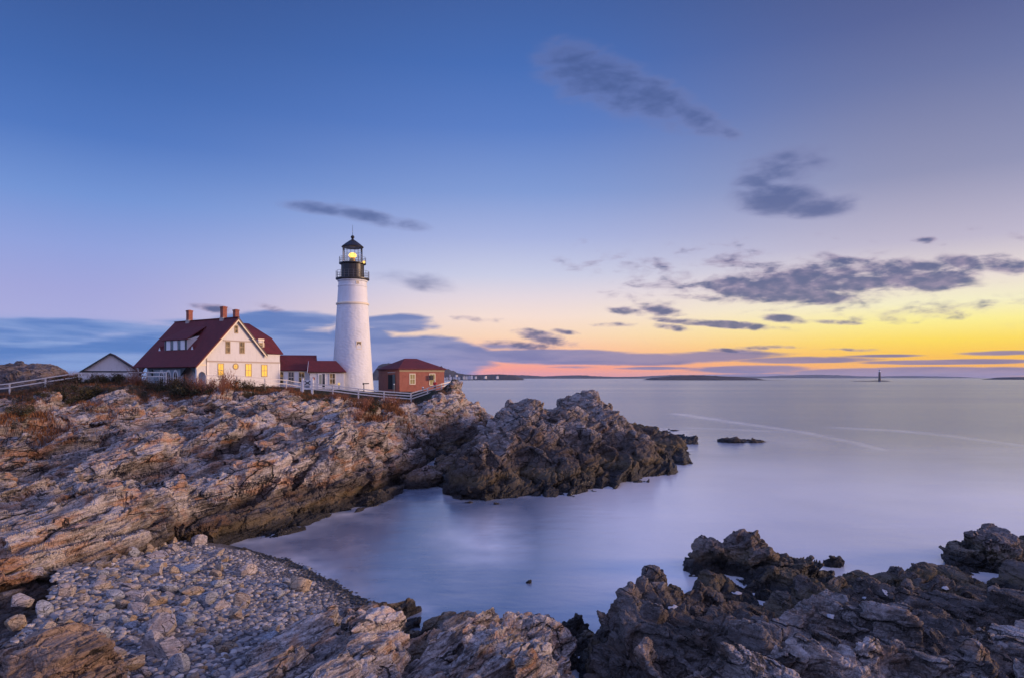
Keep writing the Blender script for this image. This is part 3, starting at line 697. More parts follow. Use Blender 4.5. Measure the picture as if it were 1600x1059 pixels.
# ------------------------------------------------------------------ sea
tw = np.concatenate([np.linspace(-4, -.8, 30, endpoint=False), np.linspace(-.8, .8, 420), np.linspace(.81, 4, 30)])
X, Y = polar(0, 0, tw, 3.0, 9500, 560)
x, y = X.ravel(), Y.ravel()
pw = np.stack([x, y, 0*x], 1).astype(np.float32)
dm = np.full(x.shape, 1e9, np.float32)
for pl, k in ((HEAD, 1), (ISL, 1), (FGC, 1.5), (FGR, 2.2), (BEACH, .8)):
    dm = np.minimum(dm, np.maximum(-poly_sd(x, y, pl), 0)*k)
near = y < 200
fo = np.zeros_like(x)
n1 = fbm(pw[near]*.28, 4, 13); n2 = fbm(pw[near]*np.array([.9,.9,1], np.float32), 4, 14)
dd = dm[near]; dd = dd+n1*2.2
fo[near] = (np.exp(-np.maximum(dd, 0)/1.3)*.55+np.exp(-np.maximum(dd, 0)/5)*.10)*(.6+.7*n2)
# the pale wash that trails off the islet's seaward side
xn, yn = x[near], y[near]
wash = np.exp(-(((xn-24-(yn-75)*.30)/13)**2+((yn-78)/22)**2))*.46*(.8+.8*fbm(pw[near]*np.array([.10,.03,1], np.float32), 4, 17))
cove_sheen = np.exp(-(((xn+1.2+.9*n1)/2.3)**2+((yn-35.5+3*n1)/7)**2))*.82*(.9+.35*n2)+np.exp(-(((xn-4.5)/4)**2+((yn-38)/9)**2))*.12  # bright sheen of the cove, painted into the water's base colour
pale = np.exp(-(np.maximum(yn-34, 0)/38)**2)*sstep(xn-(yn-30)*.06, -1.5, 7)*.92*(.92+.5*fbm(pw[near]*np.array([.05,.05,1], np.float32), 4, 19))  # mirrored sky brightness on the right, painted in as pale base colour
fo[near] = np.maximum(np.maximum(fo[near], wash), np.maximum(cove_sheen, pale))
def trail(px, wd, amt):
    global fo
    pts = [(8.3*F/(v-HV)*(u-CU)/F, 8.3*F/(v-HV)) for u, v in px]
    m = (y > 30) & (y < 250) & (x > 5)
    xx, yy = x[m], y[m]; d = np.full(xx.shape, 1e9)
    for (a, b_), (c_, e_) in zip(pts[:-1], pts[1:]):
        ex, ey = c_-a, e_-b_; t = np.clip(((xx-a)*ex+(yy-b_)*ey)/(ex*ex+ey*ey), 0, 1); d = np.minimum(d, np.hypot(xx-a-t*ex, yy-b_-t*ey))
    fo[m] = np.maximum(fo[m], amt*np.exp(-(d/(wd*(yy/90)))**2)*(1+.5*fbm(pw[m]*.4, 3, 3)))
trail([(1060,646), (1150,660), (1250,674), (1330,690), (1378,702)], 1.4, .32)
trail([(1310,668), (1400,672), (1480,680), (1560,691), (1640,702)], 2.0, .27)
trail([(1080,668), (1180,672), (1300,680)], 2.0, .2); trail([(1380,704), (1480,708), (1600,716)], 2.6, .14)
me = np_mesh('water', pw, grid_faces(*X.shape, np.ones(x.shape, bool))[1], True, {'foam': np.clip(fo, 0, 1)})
wm, g, b = mat('sea_water'); wp = g.n('ShaderNodeNewGeometry').outputs['Position']
fa = g.n('ShaderNodeAttribute', attribute_name='foam').outputs['Fac']  # shore foam together with the painted sheen
streak = g.noise(g.mapping(wp, rot=(0, 0, R(-14)), sc=(.02, .11, .1)), 1.0, 5, .6, .6)
far = g.noise(g.mapping(wp, sc=(.0012, .011, .1)), 1.0, 5, .6, .4)
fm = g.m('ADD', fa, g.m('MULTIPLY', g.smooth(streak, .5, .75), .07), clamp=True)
b.inputs['IOR'].default_value = 3.6
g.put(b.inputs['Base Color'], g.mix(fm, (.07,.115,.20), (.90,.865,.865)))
g.put(b.inputs['Roughness'], g.m('MULTIPLY_ADD', far, .16, .15))
h1 = g.noise(g.mapping(wp, rot=(0, 0, R(10)), sc=(.55, 1.0, 1)), 1.1, 6, .62, .3)
h2 = g.noise(g.mapping(wp, sc=(.10, .3, 1)), .7, 4, .6)
bp = g.n('ShaderNodeBump'); g.put(bp.inputs['Strength'], g.smooth(g.sep(wp)[1], 40, 260, .16, .8)); bp.inputs['Distance'].default_value = .3
g.put(bp.inputs['Height'], g.m('ADD', g.m('MULTIPLY', h1, .55), g.m('MULTIPLY', h2, .9))); g.put(b.inputs['Normal'], bp.outputs[0])
tag(link('water', me, wm), 'calm silky blue sea', None, None, 'structure')
# the sea goes on behind the camera
mb = MB(); mb.add([(-3000,3,-.02),(3000,3,-.02),(3000,-1000,-.02),(-3000,-1000,-.02)], [(3,2,1,0)])
tag(mb.build('ground', simple('shore_rock', (.22,.18,.17), .9, .4, .4)), 'shore', None, None, 'structure')

# ------------------------------------------------------------------ materials of the buildings
def clapboard(name, c, pitch=.14):
    m, g, b = mat(name); co = g.n('ShaderNodeTexCoord').outputs['Object']
    z = g.sep(co)[2]; fr = g.m('FRACT', g.m('DIVIDE', z, pitch))
    n = g.noise(co, 1.4, 6, .65); n2 = g.noise(g.mapping(co, sc=(2, 2, .25)), 2.0, 5, .6)
    g.put(b.inputs['Base Color'], g.mix(g.m('MULTIPLY', g.smooth(g.m('ADD', g.m('MULTIPLY', n, .5), g.m('MULTIPLY', n2, .5)), .45, .7), .5), c, tuple(x*.72 for x in c)))
    b.inputs['Roughness'].default_value = .6
    bp = g.n('ShaderNodeBump'); bp.inputs['Distance'].default_value = .03; g.put(bp.inputs['Height'], g.m('SUBTRACT', 1.0, fr)); g.put(b.inputs['Normal'], bp.outputs[0])
    return m
def shingles(name, c):
    m, g, b = mat(name); co = g.n('ShaderNodeTexCoord').outputs['Object']
    br = g.n('ShaderNodeTexBrick'); x, y, z = g.sep(co)
    g.put(br.inputs['Vector'], g.comb(g.m('ADD', x, g.m('MULTIPLY', y, .9)), g.m('MULTIPLY', z, 1.2), 0)); br.inputs['Scale'].default_value = 1.0
    br.inputs['Brick Width'].default_value = .3; br.inputs['Row Height'].default_value = .2; br.inputs['Mortar Size'].default_value = .012; br.inputs['Bias'].default_value = 0
    g.put(br.inputs['Color1'], tuple(k*.78 for k in c)); g.put(br.inputs['Color2'], tuple(k*1.2 for k in c)); g.put(br.inputs['Mortar'], tuple(k*.4 for k in c))
    n = g.noise(co, .9, 6, .65)
    g.put(b.inputs['Base Color'], g.mix(g.m('MULTIPLY', g.smooth(n, .4, .7), .5), br.outputs[0], tuple(k*.55 for k in c)))
    b.inputs['Roughness'].default_value = .75
    bp = g.n('ShaderNodeBump'); bp.inputs['Distance'].default_value = .02; g.put(bp.inputs['Height'], br.outputs['Fac']); bp.invert = True; g.put(b.inputs['Normal'], bp.outputs[0])
    return m
def brick(name, c1, c2, mort, sc=1.0):
    m, g, b = mat(name); co = g.n('ShaderNodeTexCoord').outputs['Object']; x, y, z = g.sep(co)
    br = g.n('ShaderNodeTexBrick'); g.put(br.inputs['Vector'], g.comb(g.m('ADD', x, y), z, 0)); br.inputs['Scale'].default_value = sc
    br.inputs['Brick Width'].default_value = .22; br.inputs['Row Height'].default_value = .075; br.inputs['Mortar Size'].default_value = .008
    g.put(br.inputs['Color1'], c1); g.put(br.inputs['Color2'], c2); g.put(br.inputs['Mortar'], mort)
    n = g.noise(co, 1.2, 6, .65)
    g.put(b.inputs['Base Color'], g.mix(g.m('MULTIPLY', g.smooth(n, .42, .68), .45), br.outputs[0], tuple(k*.5 for k in c1))); b.inputs['Roughness'].default_value = .85
    return m
WHITE = clapboard('white_clapboard', (.58,.57,.57)); TRIM = simple('cream_trim', (.66,.58,.44), .6)
WTRIM = simple('white_trim', (.68,.67,.67), .55, .06); TAUPE = simple('taupe_band', (.34,.29,.26), .6)
ROOF = shingles('red_shingles', (.125,.012,.014)); DKGREEN = simple('dark_green_paint', (.025,.035,.04), .5)
FRAME = simple('tan_window_frame', (.33,.24,.14), .55); BRICKC = brick('chimney_brick', (.30,.075,.045), (.22,.055,.035), (.20,.13,.10))
BRICKW = brick('house_brick', (.36,.095,.055), (.27,.07,.042), (.26,.17,.13)); IRON = simple('black_iron', (.018,.015,.015), .42, .3, 4, .004, 30)
RAIL = simple('grey_iron_rail', (.10,.10,.11), .4)
def emis(name, c, s, scale=2.0, var=.35):
    m, g, b = mat(name); co = g.n('ShaderNodeTexCoord').outputs['Object']
    n = g.noise(co, scale, 3, .5)
    b.inputs['Base Color'].default_value = (.03,.02,.01,1); b.inputs['Roughness'].default_value = .45; b.inputs['Specular IOR Level'].default_value = .08
    g.put(b.inputs['Emission Color'], (*c, 1)); g.put(b.inputs['Emission Strength'], g.m('MULTIPLY_ADD', n, s*var*2, s*(1-var)))
    return m
LIT = emis('lit_window', (1.0,.50,.075), 1.25, 2.2, .4); DIMLIT, g, b = mat('dim_lit_window'); co = g.n('ShaderNodeTexCoord').outputs['Object']
b.inputs['Base Color'].default_value = (.045,.036,.028,1); b.inputs['Roughness'].default_value = .45; b.inputs['Specular IOR Level'].default_value = .08; b.inputs['Emission Color'].default_value = (1.0,.55,.22,1)
g.put(b.inputs['Emission Strength'], g.smooth(g.noise(co, 1.5, 3, .5), .42, .68, .01, .26))
LAMP = emis('lamp_glow', (1.0,.56,.12), 2.6, 1, .1); LAMP2 = emis('small_lamp_glow', (1.0,.56,.14), 1.6, 1, .1)
def glass_dark():
    m, g, b = mat('dark_pane'); b.inputs['Base Color'].default_value = (.02,.028,.035,1); b.inputs['Roughness'].default_value = .06; b.inputs['Specular IOR Level'].default_value = .6
    return m
PANE = glass_dark()
def glass_clear():
    m, g, b = mat('lantern_glass'); g.N.remove(b)
    tr = g.n('ShaderNodeBsdfTransparent'); tr.inputs[0].default_value = (.95,.95,.95,1); gl = g.n('ShaderNodeBsdfGlossy'); gl.inputs['Roughness'].default_value = .05
    fr = g.n('ShaderNodeFresnel'); fr.inputs[0].default_value = 1.12; mx = g.n('ShaderNodeMixShader')
    g.L.new(fr.outputs[0], mx.inputs[0]); g.L.new(tr.outputs[0], mx.inputs[1]); g.L.new(gl.outputs[0], mx.inputs[2]); g.L.new(mx.outputs[0], g.N['Material Output'].inputs[0])
    return m
CLEAR = glass_clear()

def window(par, P, p0, p1, q0, q1, pane, nx=2, ny=2, fr=FRAME, w=.11, sill=True):
    """window lying on wall plane P(p, q, outward): frame > pane"""
    mb = MB(); d = .05
    mb.pbox(P, p0-w, p0, q0-w, q1+w, -.02, d); mb.pbox(P, p1, p1+w, q0-w, q1+w, -.02, d)
    mb.pbox(P, p0, p1, q1, q1+w, -.02, d); mb.pbox(P, p0, p1, q0-w, q0, -.02, d+(.05 if sill else 0))
    for i in range(1, nx): c = p0+(p1-p0)*i/nx; mb.pbox(P, c-.022, c+.022, q0, q1, .012, .036)
    for j in range(1, ny):
        c = q0+(q1-q0)*j/ny; h = .04 if j*2 == ny else .022
        mb.pbox(P, p0, p1, c-h, c+h, .012, .04)
    o = mb.build('window', fr, par)
    mp = MB(); mp.pbox(P, p0, p1, q0, q1, -.02, .014); mp.build('pane', pane, o)
    return o
def wallP(o, ax, out):
    o, ax, out = Vector(o), Vector(ax), Vector(out)
    return lambda p, q, d: o+ax*p+out*d+Vector((0,0,1))*q

# ------------------------------------------------------------------ keeper's house
HX, HY, HZ = -42.5, 92.0, 6.9
HA = math.atan2(.839, .545)
house = thing('keepers_house', "white keeper's house with dark red roof, three brick chimneys and lit yellow windows", 'house', (HX, HY, HZ), HA)
ca, sa = math.cos(HA), math.sin(HA)
def hs(u, v, y=0.0):
    """photo pixel on the gable wall plane -> (s, z above house ground)"""
    k = (u-CU)/F
    s = (k*HY-HX)/(ca-k*sa); Yw = HY+sa*s
    return s, CZ-(v-HV)/F*Yw-HZ
ZE, ZR, SR, SE, SW = 10.2-HZ, 16.77-HZ, 6.14, 10.65, 13.5
TL = 15.0
GP = wallP((0,0,0), (1,0,0), (0,-1,0))
mb = MB()
# gable block (closed prism along +y), right-hand block beside it
z2 = ZR-(SE-SR)*1.066
def rprof(t): return [(1.53,t,-2),(SE,t,-2),(SE,t,z2-.15),(SR,t,ZR-.16),(1.53,t,ZE+1.53*1.07-.16)]
mb.prism([p for p in rprof(0.0)][::-1], [p for p in rprof(TL)][::-1])
mb.box(SE, SW, .003, 11.5, -2, 11.95-HZ)
house_wall = mb.build('wall', WHITE, house)
# porch end wall with an arched opening, under the low eave
mb = MB(); N = 14
arc = [(.25+.5*1.05*(1-math.cos(math.pi*i/N)), 1.55+.62*math.sin(math.pi*i/N)) for i in range(N+1)]
def porch_end(t0, t1):
    out = [(0.0, -2), (0.0, ZE-.12), (1.53, ZE+1.53*1.07-.2)] 
    L = [(0,-2),(.25,-2)]+arc+[(1.30,-2),(1.53,-2)]
    # left pier, right pier, and spandrel strips above the arch
    mb.box(0,.25,t0,t1,-2,1.55); mb.box(1.30,1.53,t0,t1,-2,1.55)
    for i in range(N):
        (a, za), (b_, zb_) = arc[i], arc[i+1]; ta, tb = ZE+a*1.07-.2, ZE+b_*1.07-.2
        mb.hexa([(a,t0,za),(b_,t0,zb_),(b_,t1,zb_),(a,t1,za),(a,t0,ta),(b_,t0,tb),(b_,t1,tb),(a,t1,ta)])
    for a, b_ in ((0,.25),(1.30,1.53)):
        mb.hexa([(a,t0,1.55),(b_,t0,1.55),(b_,t1,1.55),(a,t1,1.55),(a,t0,ZE+a*1.07-.2),(b_,t0,ZE+b_*1.07-.2),(b_,t1,ZE+b_*1.07-.2),(a,t1,ZE+a*1.07-.2)])
porch_end(.004, .22); mb.build('porch_end_wall', WHITE, house)
# long dark beam with two arches on posts along the porch
mb = MB()
def beam_arch(y0, y1, z0, rise):
    n = 12
    for i in range(n):
        a, b_ = y0+(y1-y0)*i/n, y0+(y1-y0)*(i+1)/n
        za = z0+rise*math.sin(math.pi*i/n); zb_ = z0+rise*math.sin(math.pi*(i+1)/n)
        mb.hexa([(.12,a,za),(.34,a,za),(.34,b_,zb_),(.12,b_,zb_),(.12,a,ZE+.02),(.34,a,ZE+.14),(.34,b_,ZE+.14),(.12,b_,ZE+.02)])
beam_arch(.3, 4.0, 1.6, 1.2); beam_arch(11.2, 14.6, 1.6, 1.2)
mb.box(.12,.34,4.0,11.2,ZE-.75,ZE+.02)
mb.build('porch_beam', DKGREEN, house)
for y_ in (.32, 14.75):
    mb = MB(); mb.box(.08,.38,y_-.14,y_+.14,-2,ZE-.35); mb.box(.02,.44,y_-.2,y_+.2,ZE-.35,ZE-.18); mb.build('porch_post', WTRIM, house)
# enclosed porch front with three arched windows
mb = MB(); mb.box(.4,.6,4.0,11.2,-2,ZE-.1); mb.build('porch_front', simple('porch_eave_shade', (.26,.30,.34), .6), house)  # bluish shade under the eave, put into the wall's colour
PP = wallP((.4,0,0), (0,1,0), (-1,0,0))
for yc in (5.6, 7.35, 9.1):
    mb = MB(); n = 12; hw = .62
    for i in range(n):
        a0, a1 = math.pi*i/n, math.pi*(i+1)/n
        f_ = lambda a, r: PP(yc+r*hw*math.cos(a), 1.35+r*1.15*math.sin(a), 0)
        o_ = Vector((-.07,0,0)); q_ = [f_(a0,.76), f_(a1,.76), f_(a1,1.0), f_(a0,1.0)]
        mb.hexa(q_+[p+o_ for p in q_])
    for sgn in (-1, 1): mb.pbox(PP, yc+sgn*hw*.88-.075, yc+sgn*hw*.88+.075, -.2, 1.35, 0, .07)
    mb.pbox(PP, yc-.03, yc+.03, -.1, 2.2, 0, .05); mb.pbox(PP, yc-hw*.8, yc+hw*.8, 1.3, 1.37, 0, .05)
    o = mb.build('arched_window', WTRIM, house)
    mp = MB(); ring = [PP(yc+.8*hw*math.cos(math.pi*i/n), 1.35+.8*1.15*math.sin(math.pi*i/n), .012) for i in range(n+1)]
    ring += [PP(yc-.8*hw, -.1, .012), PP(yc+.8*hw, -.1, .012)]; mp.add(ring, [tuple(range(len(ring)))]); mp.build('pane', PANE, o)
# roofs
def slab(mb, a, b_, c, d, th=.18):
    """thick sheet from four points (top side), thickened down along its normal"""
    a, b_, c, d = map(Vector, (a, b_, c, d)); n = (b_-a).cross(d-a).normalized()
    if n.z < 0: n = -n
    q = [a, b_, c, d]; mb.hexa([p-n*th for p in q]+q)
OV, OE = .45, .35
mb = MB()
slab(mb, (-.42,-OV,ZE-.45), (SR,-OV,ZR), (SR,TL+OV,ZR), (-.42,TL+OV,ZE-.45))
slab(mb, (SE+.35,-OV,z2-.37), (SR,-OV,ZR), (SR,TL+OV,ZR), (SE+.35,TL+OV,z2-.37))
roof = mb.build('roof', ROOF, house)
mb = MB(); mb.beam((SR,-OV,ZR+.02), (SR,TL+OV,ZR+.02), .3, .12); mb.build('ridge_cap', ROOF, roof)
# rake boards and soffits on the gable
mb = MB()
def rake(a, b_, w=.32):
    a, b_ = Vector(a), Vector(b_); up = Vector((0,0,w)); o_ = Vector((0,.09,0))
    q = [a-up, b_-up, b_-up+o_, a-up+o_, a, b_, b_+o_, a+o_]; mb.hexa(q)
rake((-.30,-OV+.02,ZE-.55), (SR,-OV+.02,ZR-.22)); rake((SR,-OV+.02,ZR-.22), (SE+.28,-OV+.02,z2-.5))
mb.build('rake_board', TRIM, house)
mb = MB(); rake((SR-.1,-OV-.03,ZR-.02), (SE+.36,-OV-.03,z2-.40), .16); mb.build('gutter', DKGREEN, house)
mb = MB(); mb.box(1.40,1.50,-.08,.0,-1,ZE+1.3); mb.beam((1.5,-.06,ZE+1.35), (2.2,-.06,ZE+1.5), .09,.09); mb.build('downpipe', TAUPE, house)
# storey bands, corner boards
mb = MB()
mb.pbox(GP, .0, 1.5, ZE-.32, ZE-.10, -.004, .05); mb.build('porch_band', TRIM, house)
_, zb1 = hs(380, 565.0); mb = MB(); mb.pbox(GP, 1.53, SW+.02, zb1-.12, zb1+.1, -.01, .06); mb.build('storey_band', TAUPE, house)
s0, zb2 = hs(350, 532); s1, _ = hs(394, 532); mb = MB(); mb.pbox(GP, s0-.15, s1+.1, zb2-.05, zb2+.12, -.01, .07); mb.build('gable_band', TAUPE, house)
mb = MB(); mb.pbox(GP, 1.53, 1.73, -2, zb1-.12, -.01, .035); mb.build('corner_board', WTRIM, house)
mb = MB(); mb.pbox(GP, SW-.2, SW+.03, -2, zb1-.12, -.01, .035); mb.build('corner_board', WTRIM, house)
mb = MB(); mb.pbox(GP, SE+.02, SW+.05, 11.62-HZ, 11.93-HZ, -.01, .06); mb.build('eave_board', WTRIM, house)
def wpx(u0, v0, u1, v1, pane, nx=2, ny=2, lab=None):
    a, zt = hs(u0, v0); b_, zb_ = hs(u1, v1); o = window(house, GP, a+.1, b_-.1, zb_+.1, zt-.1, pane, nx, ny)
    if lab: o['label'] = lab
    return o
wpx(366, 508, 371.8, 521, DIMLIT, 1, 2, 'small attic window in the gable tip')
wpx(352, 532.5, 359.5, 552, DIMLIT, 2, 2); wpx(374, 533, 382, 552, DIMLIT, 2, 2)
wpx(340, 567, 349.5, 588, LIT, 2, 2); wpx(383, 567.5, 393, 588, LIT, 2, 2); wpx(408, 569, 417.5, 588, LIT, 2, 2)
s0, zc = hs(368, 572); mb = MB(); n = 24
for i in range(n):
    a0, a1 = 2*math.pi*i/n, 2*math.pi*(i+1)/n; q = [GP(s0+r*math.cos(a), zc+r*math.sin(a), 0) for r, a in ((.30,a0),(.30,a1),(.47,a1),(.47,a0))]
    mb.hexa(q+[p+Vector((0,-.06,0)) for p in q])
mb.pbox(GP, s0-.02, s0+.02, zc-.3, zc+.3, .014, .04); mb.pbox(GP, s0-.3, s0+.3, zc-.02, zc+.02, .014, .038)
o = mb.build('round_window', FRAME, house); o['label'] = 'round lit window between the ground-floor windows'
mp = MB(); mp.add([GP(s0+.31*math.cos(2*math.pi*i/n), zc+.31*math.sin(2*math.pi*i/n), .012) for i in range(n)], [tuple(range(n))]); mp.build('pane', LIT, o)
# gambrel wing behind, its ridge parallel to the gable wall
mb = MB(); x0, x1 = SE-.4, SW+.4; zq, zr = 14.3-HZ, 16.75-HZ
slab(mb, (x0,-.35,11.85-HZ), (x1,-.35,11.85-HZ), (x1,2.4,zq), (x0,2.4,zq), .16)
slab(mb, (SR+.5,2.4,zq+.001), (x1,2.4,zq+.001), (x1,8.0,zr), (SR+.5,8.0,zr), .16)
slab(mb, (SR+.5,13.6,zq), (x1,13.6,zq), (x1,8.0,zr+.001), (SR+.5,8.0,zr+.001), .16); slab(mb, (x0,16.3,11.85-HZ), (x1,16.3,11.85-HZ), (x1,13.6,zq-.001), (x0,13.6,zq-.001), .16)
wing = mb.build('wing_roof', ROOF, house)
mb = MB(); mb.prism([(SW-.05,.0,11.5-HZ),(SW-.05,0,11.75-HZ),(SW-.05,2.3,zq-.2),(SW-.05,8,zr-.2),(SW-.05,13.5,zq-.2),(SW-.05,16,11.5-HZ)], [(SW+.02,.0,11.5-HZ),(SW+.02,0,11.75-HZ),(SW+.02,2.3,zq-.2),(SW+.02,8,zr-.2),(SW+.02,13.5,zq-.2),(SW+.02,16,11.5-HZ)])
mb.build('wing_gable', WHITE, house)
# wing dormer
a, zt = hs(401.5, 527.5); b_, zb_ = hs(423, 545.5); a = SE-.35; b_ = b_-.75
mb = MB(); mb.box(a, b_, .75, 2.6, zb_-.6, zt-.15); dm_ = mb.build('dormer', WHITE, house)
mb = MB(); mb.box(a-.1, b_+.12, .66, .76, zt-.35, zt-.1); mb.box(b_-.12, b_+.02, .68, .76, zb_-.3, zt-.35); mb.build('trim', TRIM, dm_)
DP = wallP((0,.75,0), (1,0,0), (0,-1,0)); c_ = (a+b_)/2+.15
window(dm_, DP, c_-.36, c_+.36, zb_+.35, zt-.75, DIMLIT, 2, 2)
# long shed dormer with white shutters on the left slope
def on_roof(s): return ZE+s*1.07
sd_, y0, y1 = 1.85, 5.2, 10.9; zb_, zt = on_roof(sd_)-.2, on_roof(sd_)+1.45
mb = MB(); mb.prism([(sd_,y0,zb_),(sd_,y0,zt),(sd_+1.8,y0,zt+.55),(sd_+3.2,y0,zb_+2.2)], [(sd_,y1,zb_),(sd_,y1,zt),(sd_+1.8,y1,zt+.55),(sd_+3.2,y1,zb_+2.2)])
dm_ = mb.build('dormer', WHITE, house); dm_['label'] = 'long dormer with white shutters'
mb = MB(); slab(mb, (sd_-.3,y0-.3,zt+.02), (sd_-.3,y1+.3,zt+.02), (5.0,y1-.4,on_roof(5.0)+.12), (5.0,y0+.4,on_roof(5.0)+.12), .12); mb.build('roof', ROOF, dm_)
SP = wallP((sd_,0,0), (0,1,0), (-1,0,0))
mb = MB(); mb.pbox(SP, y0+.08, y1-.08, zb_+.2, zt-.04, -.01, .03); mb.build('recess', DKGREEN, dm_)
for yc in (6.2, 8.0, 9.8):
    mb = MB(); mb.pbox(SP, yc-.5, yc+.5, zb_+.22, zt-.08, .03, .09); mb.build('shutter', WTRIM, dm_)
for yc in (7.1, 8.9):
    mb = MB(); mb.pbox(SP, yc-.34, yc+.34, zb_+.3, zt-.12, .03, .045); mb.build('pane', PANE, dm_)
for yc in (4.0, 12.2):
    mb = MB(); z0 = on_roof(sd_)-.1
    mb.prism([(sd_,yc-.4,z0),(sd_,yc+.4,z0),(sd_,yc,z0+.75)], [(sd_+1.0,yc-.4,z0+.6),(sd_+1.0,yc+.4,z0+.6),(sd_+.9,yc,z0+.9)]); o = mb.build('roof_vent', ROOF, house)
    mb = MB(); mb.prism([(sd_-.03,yc-.26,z0+.1),(sd_-.03,yc+.26,z0+.1),(sd_-.03,yc,z0+.58)], [(sd_-.001,yc-.26,z0+.1),(sd_-.001,yc+.26,z0+.1),(sd_-.001,yc,z0+.58)]); mb.build('louvre', WTRIM, o)
for (x_, y_, zb_, zt) in ((SR,11.6,ZR-.5,ZR+1.6), (SR,3.1,ZR-.5,ZR+1.7), (SE+.95,8.0,zr-.4,zr+2.0)):
    mb = MB(); mb.box(x_-.33,x_+.33,y_-.33,y_+.33,zb_,zt-.2); mb.box(x_-.38,x_+.38,y_-.38,y_+.38,zt-.2,zt)
    mb.box(x_-.2,x_+.2,y_-.2,y_+.2,zt,zt+.06); o = mb.build('chimney', BRICKC, roof if x_ == SR else wing)
    mb = MB(); mb.box(x_-.4,x_+.4,y_-.4,y_+.4,zb_+.1,zb_+.62); mb.build('flashing', TAUPE, o)

# ------------------------------------------------------------------ low white annexes between house and tower
def annex(name, label, ox, oy, oz, rz, ln, dp, ez, rzg, wins, door=None, hip=False):
    t = thing(name, label, 'outbuilding', (ox, oy, oz), rz)
    mb = MB(); mb.prism([(0,0,-1.5),(0,0,ez),(0,dp/2,rzg-.12),(0,dp,ez),(0,dp,-1.5)], [(ln,0,-1.5),(ln,0,ez),(ln-(1.5 if hip else 0),dp/2,rzg-.12),(ln,dp,ez),(ln,dp,-1.5)]); mb.build('wall', WHITE, t)
    mb = MB(); h = 1.6 if hip else 0; ov = .35; zl = ez-ov*(rzg-ez)/(dp/2)+.05
    slab(mb, (-.3,-ov,zl), (ln+.35,-ov,zl), (ln+.35-h,dp/2,rzg), (-.3,dp/2,rzg), .13)
    slab(mb, (-.3,dp+ov,zl), (ln+.35,dp+ov,zl), (ln+.35-h,dp/2,rzg+.001), (-.3,dp/2,rzg+.001), .13)
    if hip: mb.add([(ln+.35,-ov,zl),(ln+.35,dp+ov,zl),(ln+.35-h,dp/2,rzg)], [(0,1,2)])
    r = mb.build('roof', ROOF, t)
    mb = MB(); mb.box(-.25,ln+.3,-.06,-.001,ez-.42,ez-.12); mb.build('eave_board', TRIM, t)
    mb = MB(); mb.beam((-.32,-ov,zl-.12), (-.32,dp/2,rzg-.14), .06, .2); mb.beam((-.32,dp+ov,zl-.12), (-.32,dp/2,rzg-.14), .06, .2); mb.build('rake_board', WTRIM, t)
    W = wallP((0,0,0), (1,0,0), (0,-1,0))
    for p0, p1, q0, q1, pn in wins: window(t, W, p0, p1, q0, q1, pn, 2, 2, TRIM)
    if door:
        p0, p1, q1 = door; mb = MB(); mb.pbox(W, p0-.1, p0, 0, q1+.1, -.01, .06); mb.pbox(W, p1, p1+.1, 0, q1+.1, -.01, .06); mb.pbox(W, p0, p1, q1, q1+.1, -.01, .06); mb.pbox(W, p0, p0+(p1-p0)*.58, 0, q1, -.01, .03)
        o = mb.build('door', WTRIM, t); mp = MB(); mp.pbox(W, p0+(p1-p0)*.58, p1, .05, q1, -.01, .012); mp.build('pane', PANE, o)
        mp = MB(); mp.pbox(W, p0+.06, p0+(p1-p0)*.5, .5, q1-.15, .03, .045); mp.build('panel', simple('grey_green_door', (.25,.27,.22)), o)
    return t
rzA = R(12)
a1 = annex('passage_wing', "low white passage wing with red roof joined to the keeper's house", -36.0, 103.6, 6.8, rzA, 5.6, 4.6, 2.85, 4.95,
      [(.35,1.2,.6,2.3,DIMLIT),(2.0,2.75,.75,2.3,PANE),(3.55,4.3,.75,2.3,DIMLIT)])
for p in (1.62, 3.15):
    mb = MB(); mb.box(p-.28, p+.28, -.05, -.001, -1.2, 2.42); mb.build('pilaster', WTRIM, a1)
a2 = annex('entry_shed', 'small white shed with red roof and glazed door against the tower foot', -30.45, 102.8, 6.6, rzA, 5.0, 4.0, 2.75, 4.25,
      [(2.95,3.65,.75,2.25,DIMLIT)], (1.3,2.2,2.25), True)
mb = MB(); W2 = wallP((0,0,0), (1,0,0), (0,-1,0)); mb.pbox(W2, .42, .72, 1.35, 1.72, -.01, .03); mb.build('notice_plate', simple('red_plate', (.28,.06,.05)), a2)
mb = MB(); mb.box(-.2,-.02,1.4,1.6,2.0,2.3); mb.beam((-.1,1.5,2.3), (-.02,1.5,2.55), .05,.05); mb.build('wall_lamp', IRON, a2)

# ------------------------------------------------------------------ lighthouse
LX, LY, LZ = -25.45, 109.0, 6.3
tower = thing('lighthouse', 'tall white stone lighthouse with black iron watch room and lit lantern', 'lighthouse', (LX, LY, LZ))
def pz(v): return CZ-(v-HV)*LY/F-LZ
ws, g, b = mat('white_rubble_tower'); co = g.n('ShaderNodeTexCoord').outputs['Object']; z = g.sep(co)[2]
n = g.noise(co, .6, 6, .65); ns = g.noise(g.mapping(co, sc=(1.6,1.6,.10)), 1.3, 6, .65)
g.put(b.inputs['Base Color'], g.mix(g.m('MULTIPLY', g.smooth(g.m('ADD', g.m('MULTIPLY', n, .5), g.m('MULTIPLY', ns, .5)), .44, .64), .45), (.60,.62,.65), (.45,.46,.47))); b.inputs['Roughness'].default_value = .7
vo = g.n('ShaderNodeTexVoronoi', feature='SMOOTH_F1'); g.put(vo.inputs['Vector'], g.mapping(co, sc=(1,1,1.5))); vo.inputs['Scale'].default_value = 2.3
rough_ = g.smooth(z, pz(474), pz(482)); bp = g.n('ShaderNodeBump'); bp.inputs['Distance'].default_value = .045
